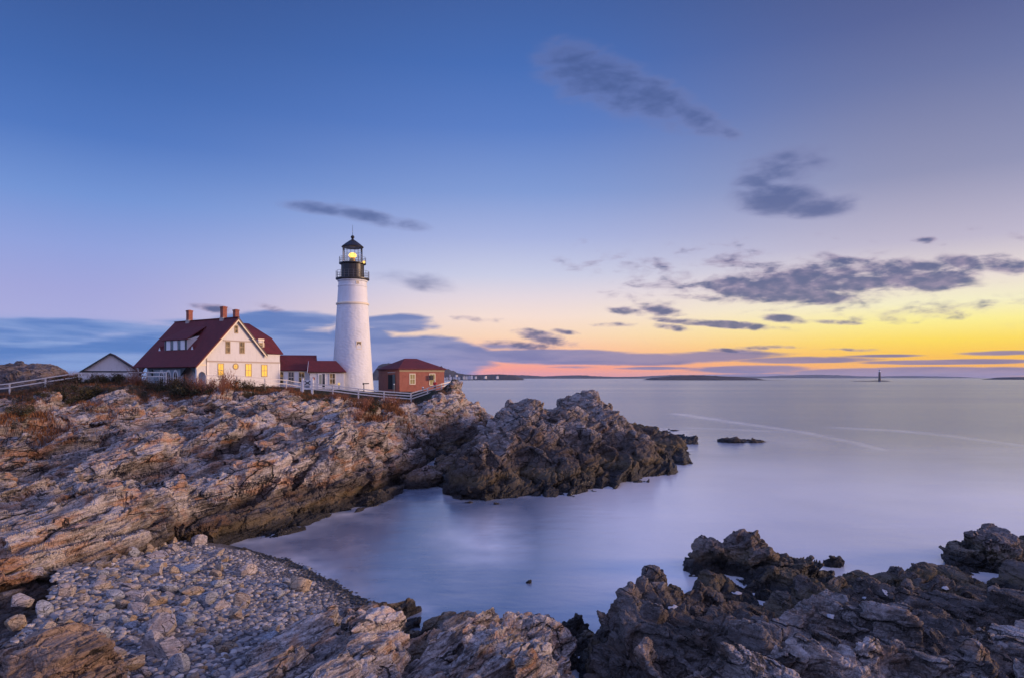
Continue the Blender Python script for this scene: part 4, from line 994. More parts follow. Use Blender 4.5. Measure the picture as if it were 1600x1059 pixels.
g.put(bp.inputs['Height'], g.m('ADD', g.m('MULTIPLY', g.m('SUBTRACT', 1.0, vo.outputs['Distance']), rough_), g.m('MULTIPLY', g.noise(co, 5, 5, .6), .12))); g.put(b.inputs['Normal'], bp.outputs[0])
mb = MB(); zt_, zb_ = pz(477), -1.0
prof = [(3.36, zb_)]+[(3.30+(2.42-3.30)*((k/14)**.94), 0+(zt_)*k/14) for k in range(15)]
mb.lathe(prof, 56); tb = mb.build('tower', ws, tower)
mb = MB(); mb.lathe([(2.42,pz(477)),(2.60,pz(476.5)),(2.60,pz(474.5)),(2.44,pz(473.5))], 56); mb.build('stone_band', TRIM, tower)
mb = MB(); mb.lathe([(2.40,pz(475)),(2.24,pz(449)),(2.30,pz(448.6)),(2.30,pz(447)),(2.22,pz(446.5)),(2.20,pz(441)),(2.34,pz(440.4)),(2.38,pz(438.4))], 56); mb.build('upper_tower', ws, tower)
mb = MB(); mb.lathe([(2.40,pz(438.6)),(2.64,pz(437.2)),(2.64,pz(435.4)),(1.78,pz(435.3))], 48); mb.build('gallery_deck', IRON, tower)
mb = MB(); mb.lathe([(1.76,pz(435.6)),(1.76,pz(413.5))], 48); 
for k in range(12):
    a = 2*math.pi*k/12; mb.beam((1.77*math.cos(a),1.77*math.sin(a),pz(435)), (1.77*math.cos(a),1.77*math.sin(a),pz(414)), .10,.06)
mb.build('watch_room', IRON, tower)
mb = MB(); mb.lathe([(1.78,pz(413.8)),(2.12,pz(413)),(2.12,pz(411.4)),(1.4,pz(411.3))], 48); mb.build('lantern_deck', IRON, tower)
def railing(r, z0, h, n, nr, th=.03):
    mb = MB()
    for k in range(n):
        a = 2*math.pi*(k+.5)/n; mb.beam((r*math.cos(a),r*math.sin(a),z0), (r*math.cos(a),r*math.sin(a),z0+h), th*1.5, th*1.5)
    for j in range(nr):
        zz = z0+h*(j+1)/nr; m_ = 40
        mb.tube([(r*math.cos(2*math.pi*k/m_), r*math.sin(2*math.pi*k/m_), zz) for k in range(m_+1)], th*.8, 5)
    return mb.build('railing', RAIL, tower)
railing(2.58, pz(435.4), 1.1, 22, 3); railing(2.07, pz(411.4), .9, 18, 3, .026)
mb = MB(); NS = 16
for k in range(NS):
    a = 2*math.pi*k/NS; mb.beam((1.56*math.cos(a),1.56*math.sin(a),pz(411.4)), (1.56*math.cos(a),1.56*math.sin(a),pz(386.5)), .032,.032)
for zz in (411, 405.2, 399, 392.8, 387): mb.tube([(1.56*math.cos(2*math.pi*k/NS), 1.56*math.sin(2*math.pi*k/NS), pz(zz)) for k in range(NS+1)], .02, 5)
mb.build('lantern_frame', RAIL, tower)
mb = MB(); mb.lathe([(1.53,pz(411.3)),(1.53,pz(386.6))], NS, smooth=False, caps=False); mb.build('lantern_glass', CLEAR, tower)
mb = MB(); mb.lathe([(1.70,pz(387)),(1.74,pz(386)),(1.2,pz(381.5)),(.55,pz(376.8)),(.22,pz(374.8)),(.17,pz(372.8)),(.27,pz(371.8)),(.30,pz(370.3)),(.2,pz(368.6)),(.05,pz(367.9))], 32); rf = mb.build('lantern_roof', IRON, tower)
mb = MB(); mb.tube([(0,0,pz(368.2)),(0,0,pz(352))], [.035,.018], 6); mb.build('lightning_rod', IRON, rf)
mb = MB(); mb.lathe([(.5,pz(411.3)),(.42,pz(404)),(.3,pz(403))], 20); mb.build('lens_stand', simple('lens_brass', (.35,.24,.10), .35, metal=.8), tower)
mb = MB(); mb.lathe([(.05,pz(404)),(.45,pz(402.8)),(.66,pz(399.4)),(.45,pz(396.0)),(.05,pz(394.8))], 20); mb.build('lamp', LAMP, tower)
mb = MB(); mb.lathe([(.02,-.22),(.16,-.15),(.22,0),(.16,.15),(.02,.22)], 12); o = mb.build('gallery_lamp', LAMP2, tower); o.location = (2.0, -.9, pz(412.3)+.1)
a_ = math.atan2(-.70, .714)   # windows face the camera a little to the right
def tower_win(u, v0, v1, wd, pn):
    v = (v0+v1)/2; x = ((u-CU)/F*LY-LX); zc = pz(v); rr = 3.30-(.88)*(max(0, min(1, zc/zt_))**.94)
    if zc > zt_: rr = 2.25
    s_ = max(-.95, min(.95, x/rr)); ang = math.asin(s_); out = Vector((math.sin(ang), -math.cos(ang), 0)); ax = Vector((math.cos(ang), math.sin(ang), 0))
    P = wallP(out*(rr-.03)+Vector((0,0,0)), ax, out); h = (v1-v0)*LY/F/2
    o = window(tower, P, -wd/2, wd/2, zc-h+.1, zc+h-.1, pn, 2, 2, TRIM)
tower_win(566, 534, 546, .62, DIMLIT); tower_win(563, 441.5, 446, .3, PANE)

# ------------------------------------------------------------------ brick house
BA = math.atan2(.5, .87); BXo, BYo, BZo = -18.45, 112.0, 6.3
bh = thing('brick_house', 'square red brick fog signal house with hipped red roof right of the tower', 'outbuilding', (BXo, BYo, BZo), BA)
bl, bd_, be, br_ = 8.0, 10.5, 3.55, 5.25
mb = MB(); mb.box(0,bl,0,bd_,-1.5,be); mb.build('wall', BRICKW, bh)
mb = MB(); ov = .3; rx = 2.6
r0, r1 = (bl/2-1.1, bd_/2, br_), (bl/2+1.1, bd_/2, br_); c4 = [(-ov,-ov,be-.1),(bl+ov,-ov,be-.1),(bl+ov,bd_+ov,be-.1),(-ov,bd_+ov,be-.1)]
c4b = [(x_,y_,z_-.16) for x_,y_,z_ in c4]
mb.add(c4+[r0,r1]+c4b, [(0,1,5,4),(1,2,5),(2,3,4,5),(3,0,4),(6,7,1,0),(7,8,2,1),(8,9,3,2),(9,6,0,3),(9,8,7,6)]); mb.build('roof', ROOF, bh)
mb = MB(); mb.box(-.04,bl+.04,-.05,-.001,be-.62,be-.28); mb.build('eave_band', FRAME, bh)
BP = wallP((0,0,0), (1,0,0), (0,-1,0)); BQ = wallP((0,0,0), (0,1,0), (-1,0,0))
LITW = emis('tan_lit_shade', (.9,.60,.26), .30, 3, .5)
window(bh, BP, 1.85, 2.65, .95, 2.5, LITW, 2, 2, TRIM, .14)
o = window(bh, BP, 5.35, 6.25, .75, 2.55, LITW, 2, 2, TRIM, .12); mb = MB(); mb.pbox(BP, 5.25, 5.85, 1.55, 2.35, .05, .42); mb.build('vent_box', IRON, o)
mb = MB(); mb.pbox(BQ, 3.0, 5.5, 0, 2.45, -.01, .02); o = mb.build('doorway', simple('dark_opening', (.012,.012,.014), .9), bh)
mb = MB(); mb.pbox(BQ, 1.9, 3.05, 0, 2.5, .03, .10); mb.build('open_door', simple('slate_green_door', (.06,.085,.085), .5), bh)
mb = MB(); mb.pbox(BQ, 2.0, 5.4, 2.75, 2.9, -.01, .12); mb.build('lintel', simple('stone_lintel', (.42,.38,.36)), bh)

# ------------------------------------------------------------------ white garage
GA = R(26); gx, gy, gz = (172.5-CU)/F*104, 104.0, 6.2
gar = thing('garage', "small white gabled garage with red roof left of the keeper's house", 'outbuilding', (gx, gy, gz), GA)
pk = CZ-(551-HV)/F*104-gz; ev = CZ-(578.5-HV)/F*104-gz; hw = 3.75
mb = MB(); mb.prism([(-hw,0,-1.5),(-hw,0,ev),(0,0,pk-.15),(hw,0,ev),(hw,0,-1.5)][::-1], [(-hw,8,-1.5),(-hw,8,ev),(0,8,pk-.15),(hw,8,ev),(hw,8,-1.5)][::-1]); mb.build('wall', WHITE, gar)
sl_ = (pk-ev)/hw; mb = MB()
slab(mb, (-hw-.4,-.35,ev-.4*sl_), (0,-.35,pk), (0,8.35,pk), (-hw-.4,8.35,ev-.4*sl_), .15); slab(mb, (hw+.4,-.35,ev-.4*sl_), (0,-.35,pk+.001), (0,8.35,pk+.001), (hw+.4,8.35,ev-.4*sl_), .15); mb.build('roof', ROOF, gar)
mb = MB(); mb.beam((-hw-.4,-.38,ev-.4*sl_-.1), (0,-.38,pk-.1), .06,.2); mb.beam((hw+.4,-.38,ev-.4*sl_-.1), (0,-.38,pk-.1), .06,.2); mb.build('rake_board', DKGREEN, gar)
mb = MB(); mb.box(-hw+.05,hw-.05,-.05,-.001,ev-.42,ev-.05); mb.build('door_header', DKGREEN, gar)
mb = MB(); mb.box(-2.9,2.9,-.04,-.002,-1.2,ev-.42); mb.build('garage_door', WTRIM, gar)

# ------------------------------------------------------------------ ground height under things
from mathutils.bvhtree import BVHTree
ter = bpy.data.objects['terrain']
BV = BVHTree.FromObject(ter, bpy.context.evaluated_depsgraph_get())
def gz_at(x, y, default=0.0):
    h = BV.ray_cast(Vector((x, y, 60)), Vector((0, 0, -1)))
    return h[0].z if h[0] is not None else default

def cam_hit(u, v, y):
    h = BV.ray_cast(Vector((0,0,CZ)), Vector(((u-CU)/F, 1, -(v-HV)/F)).normalized())
    return h[0] if h[0] is not None else P3(u, v, y)

# ------------------------------------------------------------------ white rail fences
FW = simple('weathered_white_paint', (.62,.57,.52), .7, .25, 6)
def fence(label, pts, post_gap=5.6, rails=(0.48, 0.98), h=1.12, first=True, w=.17, rh=.15):
    """pts: (u, v of fence foot, depth)"""
    P = [P3(*p) for p in pts]; t = thing('rail_fence', label, 'fence', P[0], 0)
    o0 = P[0]; seg = []
    for a, b in zip(P[:-1], P[1:]):
        n = max(1, round((b-a).length/post_gap))
        for k in range(n): seg.append((a+(b-a)*(k/n), a+(b-a)*((k+1)/n)))
    nodes = [s[0] for s in seg]+[seg[-1][1]]
    for p in nodes:
        q = p-o0; mb = MB(); mb.box(q.x-w/2, q.x+w/2, q.y-w/2, q.y+w/2, q.z-.9, q.z+h); mb.hexa([(q.x+a*w*.56, q.y+b*w*.56, q.z+h) for a, b in ((-1,-1),(1,-1),(1,1),(-1,1))]+[(q.x+a*w*.2, q.y+b*w*.2, q.z+h+.07) for a, b in ((-1,-1),(1,-1),(1,1),(-1,1))])
        mb.build('post', FW, t)
    for a, b in seg:
        for r in rails:
            mb = MB(); off = Vector((0,-.11,0)); jit = Vector((0,0,rnd.uniform(-.02,.02))); mb.beam(a-o0+off+Vector((0,0,r*h))+jit, b-o0+off+Vector((0,0,r*h))-jit, .05, rh); mb.build('rail', FW, t)
    return t
fence('weathered white two-rail fence climbing the slope at the left edge of the headland', [(-60,619,97), (15,611,97), (71,602,97.5), (123,594,98.5), (160,594,98.8), (200,594,99)])
fence("white rail fence between the garage and the keeper's house porch", [(200,593.5,97), (260,593.5,95)], 3.6)
fence("white rail fence running down past the front of the keeper's house towards the gate", [(322,599,90.5), (370,599,92), (414,603,94), (447,605,96), (470,609,97)], 4.6, h=1.1, rh=.10, w=.14)
fence('white three-rail fence round the cliff edge below the tower', [(487,611,97), (520,614,97), (560,619,97), (600,623,97), (642,626,97)], 4.3, (.30,.64,.98))
fence('white rail fence rising from the fence corner to the rock point below the brick house', [(642.5,626,97.2), (668,618,99), (690,611,101), (706,607,102.5)], 4.3, (.30,.64,.98))
gt = thing('gate', 'white wooden gate with dark cross bracing below the passage wing', 'gate', P3(473, 609.5, 97))
gw = 1.35
for x_ in (0, gw): mb = MB(); mb.box(x_-.13, x_+.13, -.13, .13, -.8, 1.75); mb.build('post', WTRIM, gt)
mb = MB(); mb.box(.14, gw-.14, -.03, .03, .75, 1.45); mb.build('panel', WTRIM, gt)
mb = MB(); mb.beam((.3,-.06,.85), (gw-.3,-.06,1.35), .04,.13); mb.beam((.3,-.09,1.35), (gw-.3,-.09,.85), .04,.13); mb.box(.35,gw-.35,-.06,-.031,.45,.58); mb.build('cross_brace', DKGREEN, gt)
mb = MB(); mb.box(.14, gw-.14, -.03, .03, .15, .40); mb.build('bottom_rail', WTRIM, gt)

# small things round the tower foot
vp = P3(568.5, 610, 103); t = thing('viewing_scope', 'dark pedestal scope with a long arm standing in front of the tower foot', 'viewing scope', vp)
mb = MB(); mb.lathe([(.14,-.8),(.08,0),(.06,.95)], 10); mb.build('pedestal', IRON, t)
mb = MB(); mb.box(-.16,.02,-.14,.14,.9,1.2); mb.beam((0,0,1.08), (.78,0,1.12), .15,.15); mb.build('scope', IRON, t)
lp = P3(529.5, 606, 100); t = thing('path_lamp', 'short post lamp glowing yellow beside the small shed', 'lamp', lp)
mb = MB(); mb.box(-.05,.05,-.05,.05,-.8,.45); mb.build('post', IRON, t); mb = MB(); mb.lathe([(.05,.45),(.17,.5),(.19,.75),(.05,.85)], 10); mb.build('lamp_head', emis('path_lamp_glow', (1.0,.66,.28), .75, 1, .1), t)
cp = P3(660.8, 612, 104); t = thing('bollard', 'small dark post with pale cap in front of the brick house', 'bollard', cp)
mb = MB(); mb.lathe([(.11,-.8),(.10,.62)], 10); mb.build('shaft', IRON, t); mb = MB(); mb.lathe([(.15,.62),(.15,.74),(.03,.82)], 10); mb.build('cap', WTRIM, t)
cp = P3(615.5, 610, 105.5); t = thing('bollard', 'thin grey post beside the dark doorway of the brick house', 'bollard', cp)
mb = MB(); mb.lathe([(.07,-.8),(.06,.95)], 10); mb.build('shaft', RAIL, t); mb = MB(); mb.lathe([(.10,.95),(.10,1.05),(.02,1.1)], 10); mb.build('cap', WTRIM, t)

# a visitor in red and white standing at the fence
pp = P3(679.5, 611.5, 104); 
person = thing('person', 'person in a red and white jacket leaning at the fence by the brick house', 'person', pp)
def skin_fig(name, verts, edges, radii, m, par, lv=2):
    me = bpy.data.meshes.new(name); me.from_pydata(verts, edges, []); o = link(name, me, m, par)
    md = o.modifiers.new('skin', 'SKIN'); me.skin_vertices.new() if not me.skin_vertices else None
    for v, r in zip(me.skin_vertices[0].data, radii): v.radius = (r, r*.85)
    me.skin_vertices[0].data[0].use_root = True
    sb = o.modifiers.new('sub', 'SUBSURF'); sb.levels = lv; sb.render_levels = lv
    return o
skinm = simple('skin', (.50,.30,.22), .6); redm = simple('red_jacket', (.45,.03,.03), .7); navy = simple('dark_trousers', (.025,.028,.045), .8)
V_ = [(0,0,.92),(0,0,1.15),(0,-.03,1.38),(0,-.05,1.50),(0,-.07,1.64),(-.10,0,.88),(-.11,-.02,.48),(-.11,0,.08),(-.11,-.12,.04),(.10,0,.88),(.11,-.02,.48),(.11,.02,.08),(.11,-.1,.04),
      (-.19,-.03,1.40),(-.26,-.06,1.14),(-.20,-.26,1.04),(-.17,-.34,1.03),(.19,-.03,1.40),(.27,-.06,1.14),(.20,-.26,1.04),(.17,-.34,1.03)]
E_ = [(0,1),(1,2),(2,3),(3,4),(0,5),(5,6),(6,7),(7,8),(0,9),(9,10),(10,11),(11,12),(2,13),(13,14),(14,15),(15,16),(2,17),(17,18),(18,19),(19,20)]
Rr = [.15,.15,.17,.06,.105,.10,.07,.05,.045,.10,.07,.05,.045,.075,.055,.042,.04,.075,.055,.042,.04]
skin_fig('body', V_, E_, Rr, skinm, person)
skin_fig('jacket', [(0,0,.90),(0,0,1.15),(0,-.03,1.40),(-.19,-.03,1.41),(-.265,-.06,1.14),(-.205,-.24,1.045),(.19,-.03,1.41),(.275,-.06,1.14),(.205,-.24,1.045)], [(0,1),(1,2),(2,3),(3,4),(4,5),(2,6),(6,7),(7,8)], [.18,.18,.19,.095,.075,.06,.095,.075,.06], redm, person)
mb = MB(); mb.box(-.13,.13,-.02,.16,1.02,1.46); mb.build('backpack', WTRIM, person)
skin_fig('trousers', [(0,0,.93),(-.10,0,.86),(-.11,-.02,.48),(-.11,0,.10),(.10,0,.86),(.11,-.02,.48),(.11,.02,.10)], [(0,1),(1,2),(2,3),(0,4),(4,5),(5,6)], [.16,.115,.085,.07,.115,.085,.07], navy, person)
mb = MB(); mb.lathe([(.02,1.77),(.09,1.745),(.118,1.68),(.116,1.63)], 14, c=(0,-.06)); mb.build('hair', simple('light_cap', (.60,.58,.56)), person)

# ------------------------------------------------------------------ shrubs and dry grass along the cliff top
def leafmat(name, a, b_):
    m, g, bs = mat(name); r = g.n('ShaderNodeNewGeometry').outputs['Random Per Island']
    g.put(bs.inputs['Base Color'], g.ramp(r, [(0, tuple(k*.55 for k in a)), (.5, a), (1, b_)])); bs.inputs['Roughness'].default_value = .7; bs.inputs['Specular IOR Level'].default_value = .25
    return m
LEAF = [leafmat('leaf_dark_green', (.036,.036,.015), (.075,.055,.022)), leafmat('leaf_rust', (.15,.055,.022), (.24,.095,.035)), leafmat('leaf_olive_brown', (.058,.045,.018), (.11,.07,.028))]
TWIG = simple('twig', (.10,.055,.04), .8); TWIGR = simple('red_twig', (.22,.085,.05), .8)
nrg = np.random.default_rng(11)
def leaf_cloud(n, rx, rz, ls, seed):
    rg = np.random.default_rng(seed); cl = rg.normal(size=(11, 3))*np.array([.42,.42,.3]); cl[:,2] = np.abs(cl[:,2])+.15
    c = cl[rg.integers(0, 11, n)]+rg.normal(size=(n, 3))*.17; c[:,2] = np.maximum(c[:,2], .02); c *= np.array([rx, rx, rz])
    a = rg.normal(size=(n, 3)); a /= np.linalg.norm(a, axis=1)[:,None]; b_ = np.cross(a, rg.normal(size=(n, 3))); b_ /= np.linalg.norm(b_, axis=1)[:,None]
    s = ls*rg.uniform(.6, 1.3, (n, 1)); V = np.stack([c-a*s, c+b_*s*.45, c+a*s, c-b_*s*.45], 1).reshape(-1, 3)
    return V, np.arange(4*n).reshape(n, 4)
def twigs(n, rx, rz, seed, th=.012):
    rg = random.Random(seed); mb = MB()
    for k in range(n):
        a = rg.uniform(0, 6.28); r = rg.uniform(.1, .9)*rx; h = rg.uniform(.6, 1.15)*rz
        p1 = Vector((math.cos(a)*r*.5, math.sin(a)*r*.5, h*.55)); p2 = Vector((math.cos(a)*r, math.sin(a)*r, h)); mb.tube([(0,0,-.3), p1, p2], [th*1.6, th, th*.4], 4)
        for j in range(3):
            q = p1.lerp(p2, rg.random()); mb.tube([q, q+Vector((rg.uniform(-.3,.3)*rx, rg.uniform(-.3,.3)*rx, rg.uniform(.1,.35)*rz))], [th*.6, th*.3], 3)
    return mb
SHR = []
for k in range(9):
    kind = k % 3; n = (900, 320, 650)[kind]; V, Q = leaf_cloud(n, 1.0, .8, (.075,.06,.07)[kind], 100+k)
    root = thing('shrub', 'shrub', 'shrub', (0,-400,-50)); link('foliage', np_mesh('foliage', V, Q), LEAF[(0,1,2)[kind]], root)
    twigs((10,34,14)[kind], 1.0, .95, k, (.014,.011,.012)[kind]).build('branches', TWIGR if kind == 1 else TWIG, root); SHR.append(root)
SL = ['dark green evergreen shrub', 'bare rust-brown twiggy shrub', 'olive brown half-leafless shrub']
used_proto = set()
def put_shrub(u, v, y, w, kind, where, hk=1.0):
    p = P3(u, v, y) if v < 606 else cam_hit(u, v, y)
    p.z = gz_at(p.x, p.y, p.z)
    k = rnd.choice([kind, kind+3, kind+6]); lab = SL[kind]+' '+where
    if k not in used_proto: o = SHR[k]; used_proto.add(k); o.location = p
    else: o = dup(SHR[k], p)
    o['label'] = lab; o['group'] = 'shrubs '+where; o.location.z -= .1
    o.rotation_euler = (0, 0, rnd.uniform(0, 6.28)); s = w/2*rnd.uniform(1.1, 1.45); o.scale = (s, s, s*(hk*1.35 if kind == 1 else hk)*rnd.uniform(.85, 1.15))
W1, W2_, W3, W4 = 'on the slope below the left fence', 'on the cliff top before the garage', "on the cliff top before the keeper's house", 'on the grassy brow below the passage wing and shed'
for u, v, y, w, k in [(30,617,94,1.6,2),(55,612,94,1.6,2),(70,618,92,1.6,0),(82,608,95,2.0,2),(95,612,93,2.2,0),(100,622,90,2.2,0),(112,604,95.5,2.2,2),(118,616,92,2.6,0),(122,630,88,2.4,0),(108,634,87,1.8,0),(135,622,90,1.8,0),(45,630,89,1.4,2),(25,640,87,1.9,0),(30,650,85,1.6,0)]: put_shrub(u, v, y, w, k, W1)
for u, v, y, w, k in [(128,600,96.5,2.0,2),(142,600,96,2.2,0),(152,604,95,2.4,2),(163,600,96,2.0,0),(172,598,96.5,2.4,2),(182,598,96,2.6,0),(190,597,96,2.6,2),(198,600,95,1.8,2),(208,603,94,2.2,1),(214,600,95,2.8,1),(222,600,95,2.0,1),(176,610,93,1.6,2),(150,612,93,1.8,0)]: put_shrub(u, v, y, w, k, W2_)
for u, v, y, w, k in [(232,603,93.5,2.0,2),(243,603,93,2.2,2),(252,603,92.5,2.2,0),(262,602,92,2.6,0),(270,601,92,2.6,2),(280,601,91.5,3.0,2),(290,602,90.5,3.2,0),(300,601,90.5,3.2,0),(311,600,90,3.4,1),(316,601,89.5,3.2,1),(306,599,91,3.0,1),(326,603,89.5,2.8,0),(334,603,89.5,2.6,0),(342,605,89,2.0,1),(350,606,89,2.6,1),(357,604,89.5,2.2,1),(366,602,91,2.2,0),(376,601,91.5,2.2,2),(386,602,92,2.2,0),(396,602,92.5,2.0,2),(405,604,92.5,1.8,2),(346,614,86.5,1.8,1),(330,610,88,1.5,1)]: put_shrub(u, v, y, w, k, W3, 1.1)
for u, v, y, w, k in [(416,606,93,1.8,2),(428,608,93,1.6,1),(440,609,94,1.8,2),(452,611,94.5,1.8,1),(464,613,95,1.6,2),(476,615,95,1.6,2),(488,617,95,1.6,0),(500,619,95,1.8,2),(512,620,95,1.6,2),(524,621,95,1.6,1),(538,623,95,1.4,1),(480,621,93.5,1.4,2),(505,625,93.5,1.4,0),(550,626,95,1.2,2)]: put_shrub(u, v, y, w, k, W4, .55)
for u, v, y, w, k in [(584,634,94,1.3,0),(578,640,92.5,1.4,0),(603,632,94.5,1.9,1),(612,634,94,1.5,1),(595,638,93,1.4,2),(568,650,90,1.6,1),(560,654,89,1.3,1)]: put_shrub(u, v, y, w, k, 'in the rocky gully below the fence corner', .9)
for k in range(9):
    if k not in used_proto:
        for c in list(SHR[k].children): bpy.data.objects.remove(c)
        bpy.data.objects.remove(SHR[k])
# dry grass: blades nobody could count
GV = []; GQ = []; ng = 0
def grass(cx, cy, rx, ry, n, h):
    global ng
    xs_ = nrg.normal(cx, rx, n); ys_ = nrg.normal(cy, ry, n)
    for x_, y_ in zip(xs_, ys_):
        z_ = gz_at(x_, y_, None)
        if z_ is None: continue
        hh = h*nrg.uniform(.5, 1.3); a = nrg.uniform(0, 6.28); l = nrg.uniform(.1, .5)*hh; w_ = .022
        dx_, dy_ = math.cos(a), math.sin(a)
        GV.extend([(x_-dy_*w_,y_+dx_*w_,z_-.05),(x_+dy_*w_,y_-dx_*w_,z_-.05),(x_+dx_*l*.5+dy_*w_*.6,y_+dy_*l*.5-dx_*w_*.6,z_+hh*.7),(x_+dx_*l,y_+dy_*l,z_+hh)]); GQ.append((ng,ng+1,ng+2,ng+3)); ng += 4
def gpx(u, v, y, rx, ry, n, h): p = cam_hit(u, v, y); grass(p.x, p.y, rx, ry, n, h)
gpx(15,667,80,2.4,1.0,1500,.45); gpx(38,668,79,1.4,.6,500,.4); gpx(70,657,82,.7,.4,350,.5); gpx(110,664,81,2.2,.4,500,.25); gpx(190,655,82,2.0,.5,400,.22); gpx(40,622,92,2.0,.6,300,.35)
gpx(150,640,88,2.0,.8,900,.4); gpx(60,628,90,2.4,.8,900,.4); gpx(250,622,90,2.5,.8,800,.35); gpx(350,622,90,2.5,.8,800,.35); gpx(470,622,92,3,.8,900,.35); gpx(540,627,92,2.5,.8,700,.35); gpx(605,637,93.5,1.2,.7,1100,.5); gpx(570,652,90,.8,.6,700,.5); gpx(620,630,95,.8,.5,300,.45); gpx(690,610,98.5,.5,1.2,120,.25)
for k in range(46):
    u = -20+k*13.5; y = 95.6 if u > 230 else 97; p = P3(u, 600, y); grass(p.x, p.y, .9, .9, 150, .36); p = P3(u, 604, y-4); grass(p.x, p.y, .9, 1.4, 140, .34)
DRY = leafmat('dry_grass', (.16,.062,.024), (.26,.12,.05))
tag(link('dry_grass', np_mesh('dry_grass', np.array(GV), np.array(GQ)), DRY), 'rust orange dry grass in the rock gullies and along the cliff top', 'grass', None, 'stuff')

# ------------------------------------------------------------------ far shores, islands, and the second lighthouse
def ridge_mesh(name, prof, depth, thick, m, seed, label, cat, kind=None, base=-.5, rough=.06):
    """low wooded land: prof = (u, v) skyline at that depth; rises from the water, rounds over and falls behind"""
    us = np.linspace(prof[0][0], prof[-1][0], 260); hz = CZ-(np.interp(us, [a for a, _ in prof], [b_ for _, b_ in prof])-HV)/F*depth
    hz = np.maximum(hz, .3); xs_ = (us-CU)/F*depth; nv = 9; V = []
    for j, (f_, k) in enumerate(((-.5,0),(-.44,.22),(-.36,.5),(-.25,.75),(-.12,.93),(0,1),(.15,.9),(.35,.5),(.5,0))):
        nn = fbm(np.stack([us*.35, np.full_like(us, j*1.7), us*0+seed], 1).astype(np.float32), 4, seed)
        e = np.clip(np.minimum(us-us[0], us[-1]-us)/((us[-1]-us[0])*.06), 0, 1)**.7
        V.append(np.stack([xs_, depth+f_*thick*(.6+.4*e)+nn*thick*.05, base+(hz-base)*k*e*(1+nn*rough*4*(k < 1)+nn*rough)], 1))
    V = np.concatenate(V); q = grid_faces(nv, 260, np.ones(nv*260, bool))[1]
    return tag(link(name, np_mesh(name, V, q, True), m), label, cat, None, kind)
WOOD = simple('wooded_shore', (.030,.026,.026), .95, .5, .05, 1.5, .3); ISLM = simple('low_island', (.045,.035,.033), .95, .5, .05, .8, .3)
ridge_mesh('hill', [(588,570),(600,567),(640,570),(690,573),(702,577),(712,581),(722,584),(740,585),(760,584.5),(780,584),(800,585.5),(820,588)], 2300, 500, WOOD, 3, 'dark wooded shore beyond the brick house', None, 'structure')
ridge_mesh('hill', [(700,588),(745,586.5),(770,585.5),(800,585),(830,586),(850,587.3),(880,586),(905,585.5),(930,587),(960,588),(1010,588.3)], 5200, 700, WOOD, 4, 'far low blue hills', None, 'structure')
ridge_mesh('hill', [(940,588.5),(1000,587.5),(1030,586),(1060,585),(1090,585.5),(1140,587.5),(1190,587.5),(1220,586),(1250,585.2),(1275,584.8),(1310,585.5),(1340,587),(1380,587.5),(1420,586.5),(1470,587.5),(1520,588.4)], 8200, 900, WOOD, 5, 'far low hills behind the islands', None, 'structure')
ridge_mesh('island', [(1008,592),(1022,589.4),(1040,588),(1060,586.6),(1085,585.6),(1110,586.4),(1140,587.6),(1168,589.2),(1186,592.5)], 2100, 260, ISLM, 6, 'low dark island lying on the horizon', 'island')
ridge_mesh('island', [(1183,594),(1200,593.2),(1230,594)], 1950, 60, ISLM, 7, 'thin reef off the right end of the low dark island', 'island')
ridge_mesh('island', [(1330,594.9),(1345,594.5),(1358,594.5),(1367,593.8),(1382,593.8),(1389,595.2)], 1420, 40, ISLM, 8, 'flat reef that carries the distant dark lighthouse', 'island')
ridge_mesh('island', [(1556,590.5),(1570,588.8),(1600,588.3),(1680,587.5),(1760,590)], 2600, 260, ISLM, 9, 'low dark island at the right edge of the horizon', 'island')
p = P3(1374.5, 594.5, 1400); t = thing('distant_lighthouse', 'small dark stone lighthouse far out on its reef near the horizon', 'lighthouse', p)
STONE = simple('grey_granite', (.07,.055,.055), .8, .2, .2); ht = 14.2*1400/F
mb = MB(); mb.lathe([(2.7,-3),(2.55,0),(1.85,ht)], 20); mb.build('tower', STONE, t)
mb = MB(); mb.lathe([(2.2,ht),(2.2,ht+.5),(1.6,ht+.5),(1.6,ht+2.6)], 16); mb.build('lantern', WTRIM, t)
mb = MB(); mb.lathe([(1.9,ht+2.6),(1.2,ht+3.6),(.2,ht+4.3)], 16); mb.build('lantern_roof', STONE, t)
hm = [simple('far_white_house', (.50,.48,.46)), simple('far_cream_house', (.6,.52,.42)), simple('far_grey_house', (.35,.34,.36))]; rmt = simple('far_roof', (.10,.08,.08))
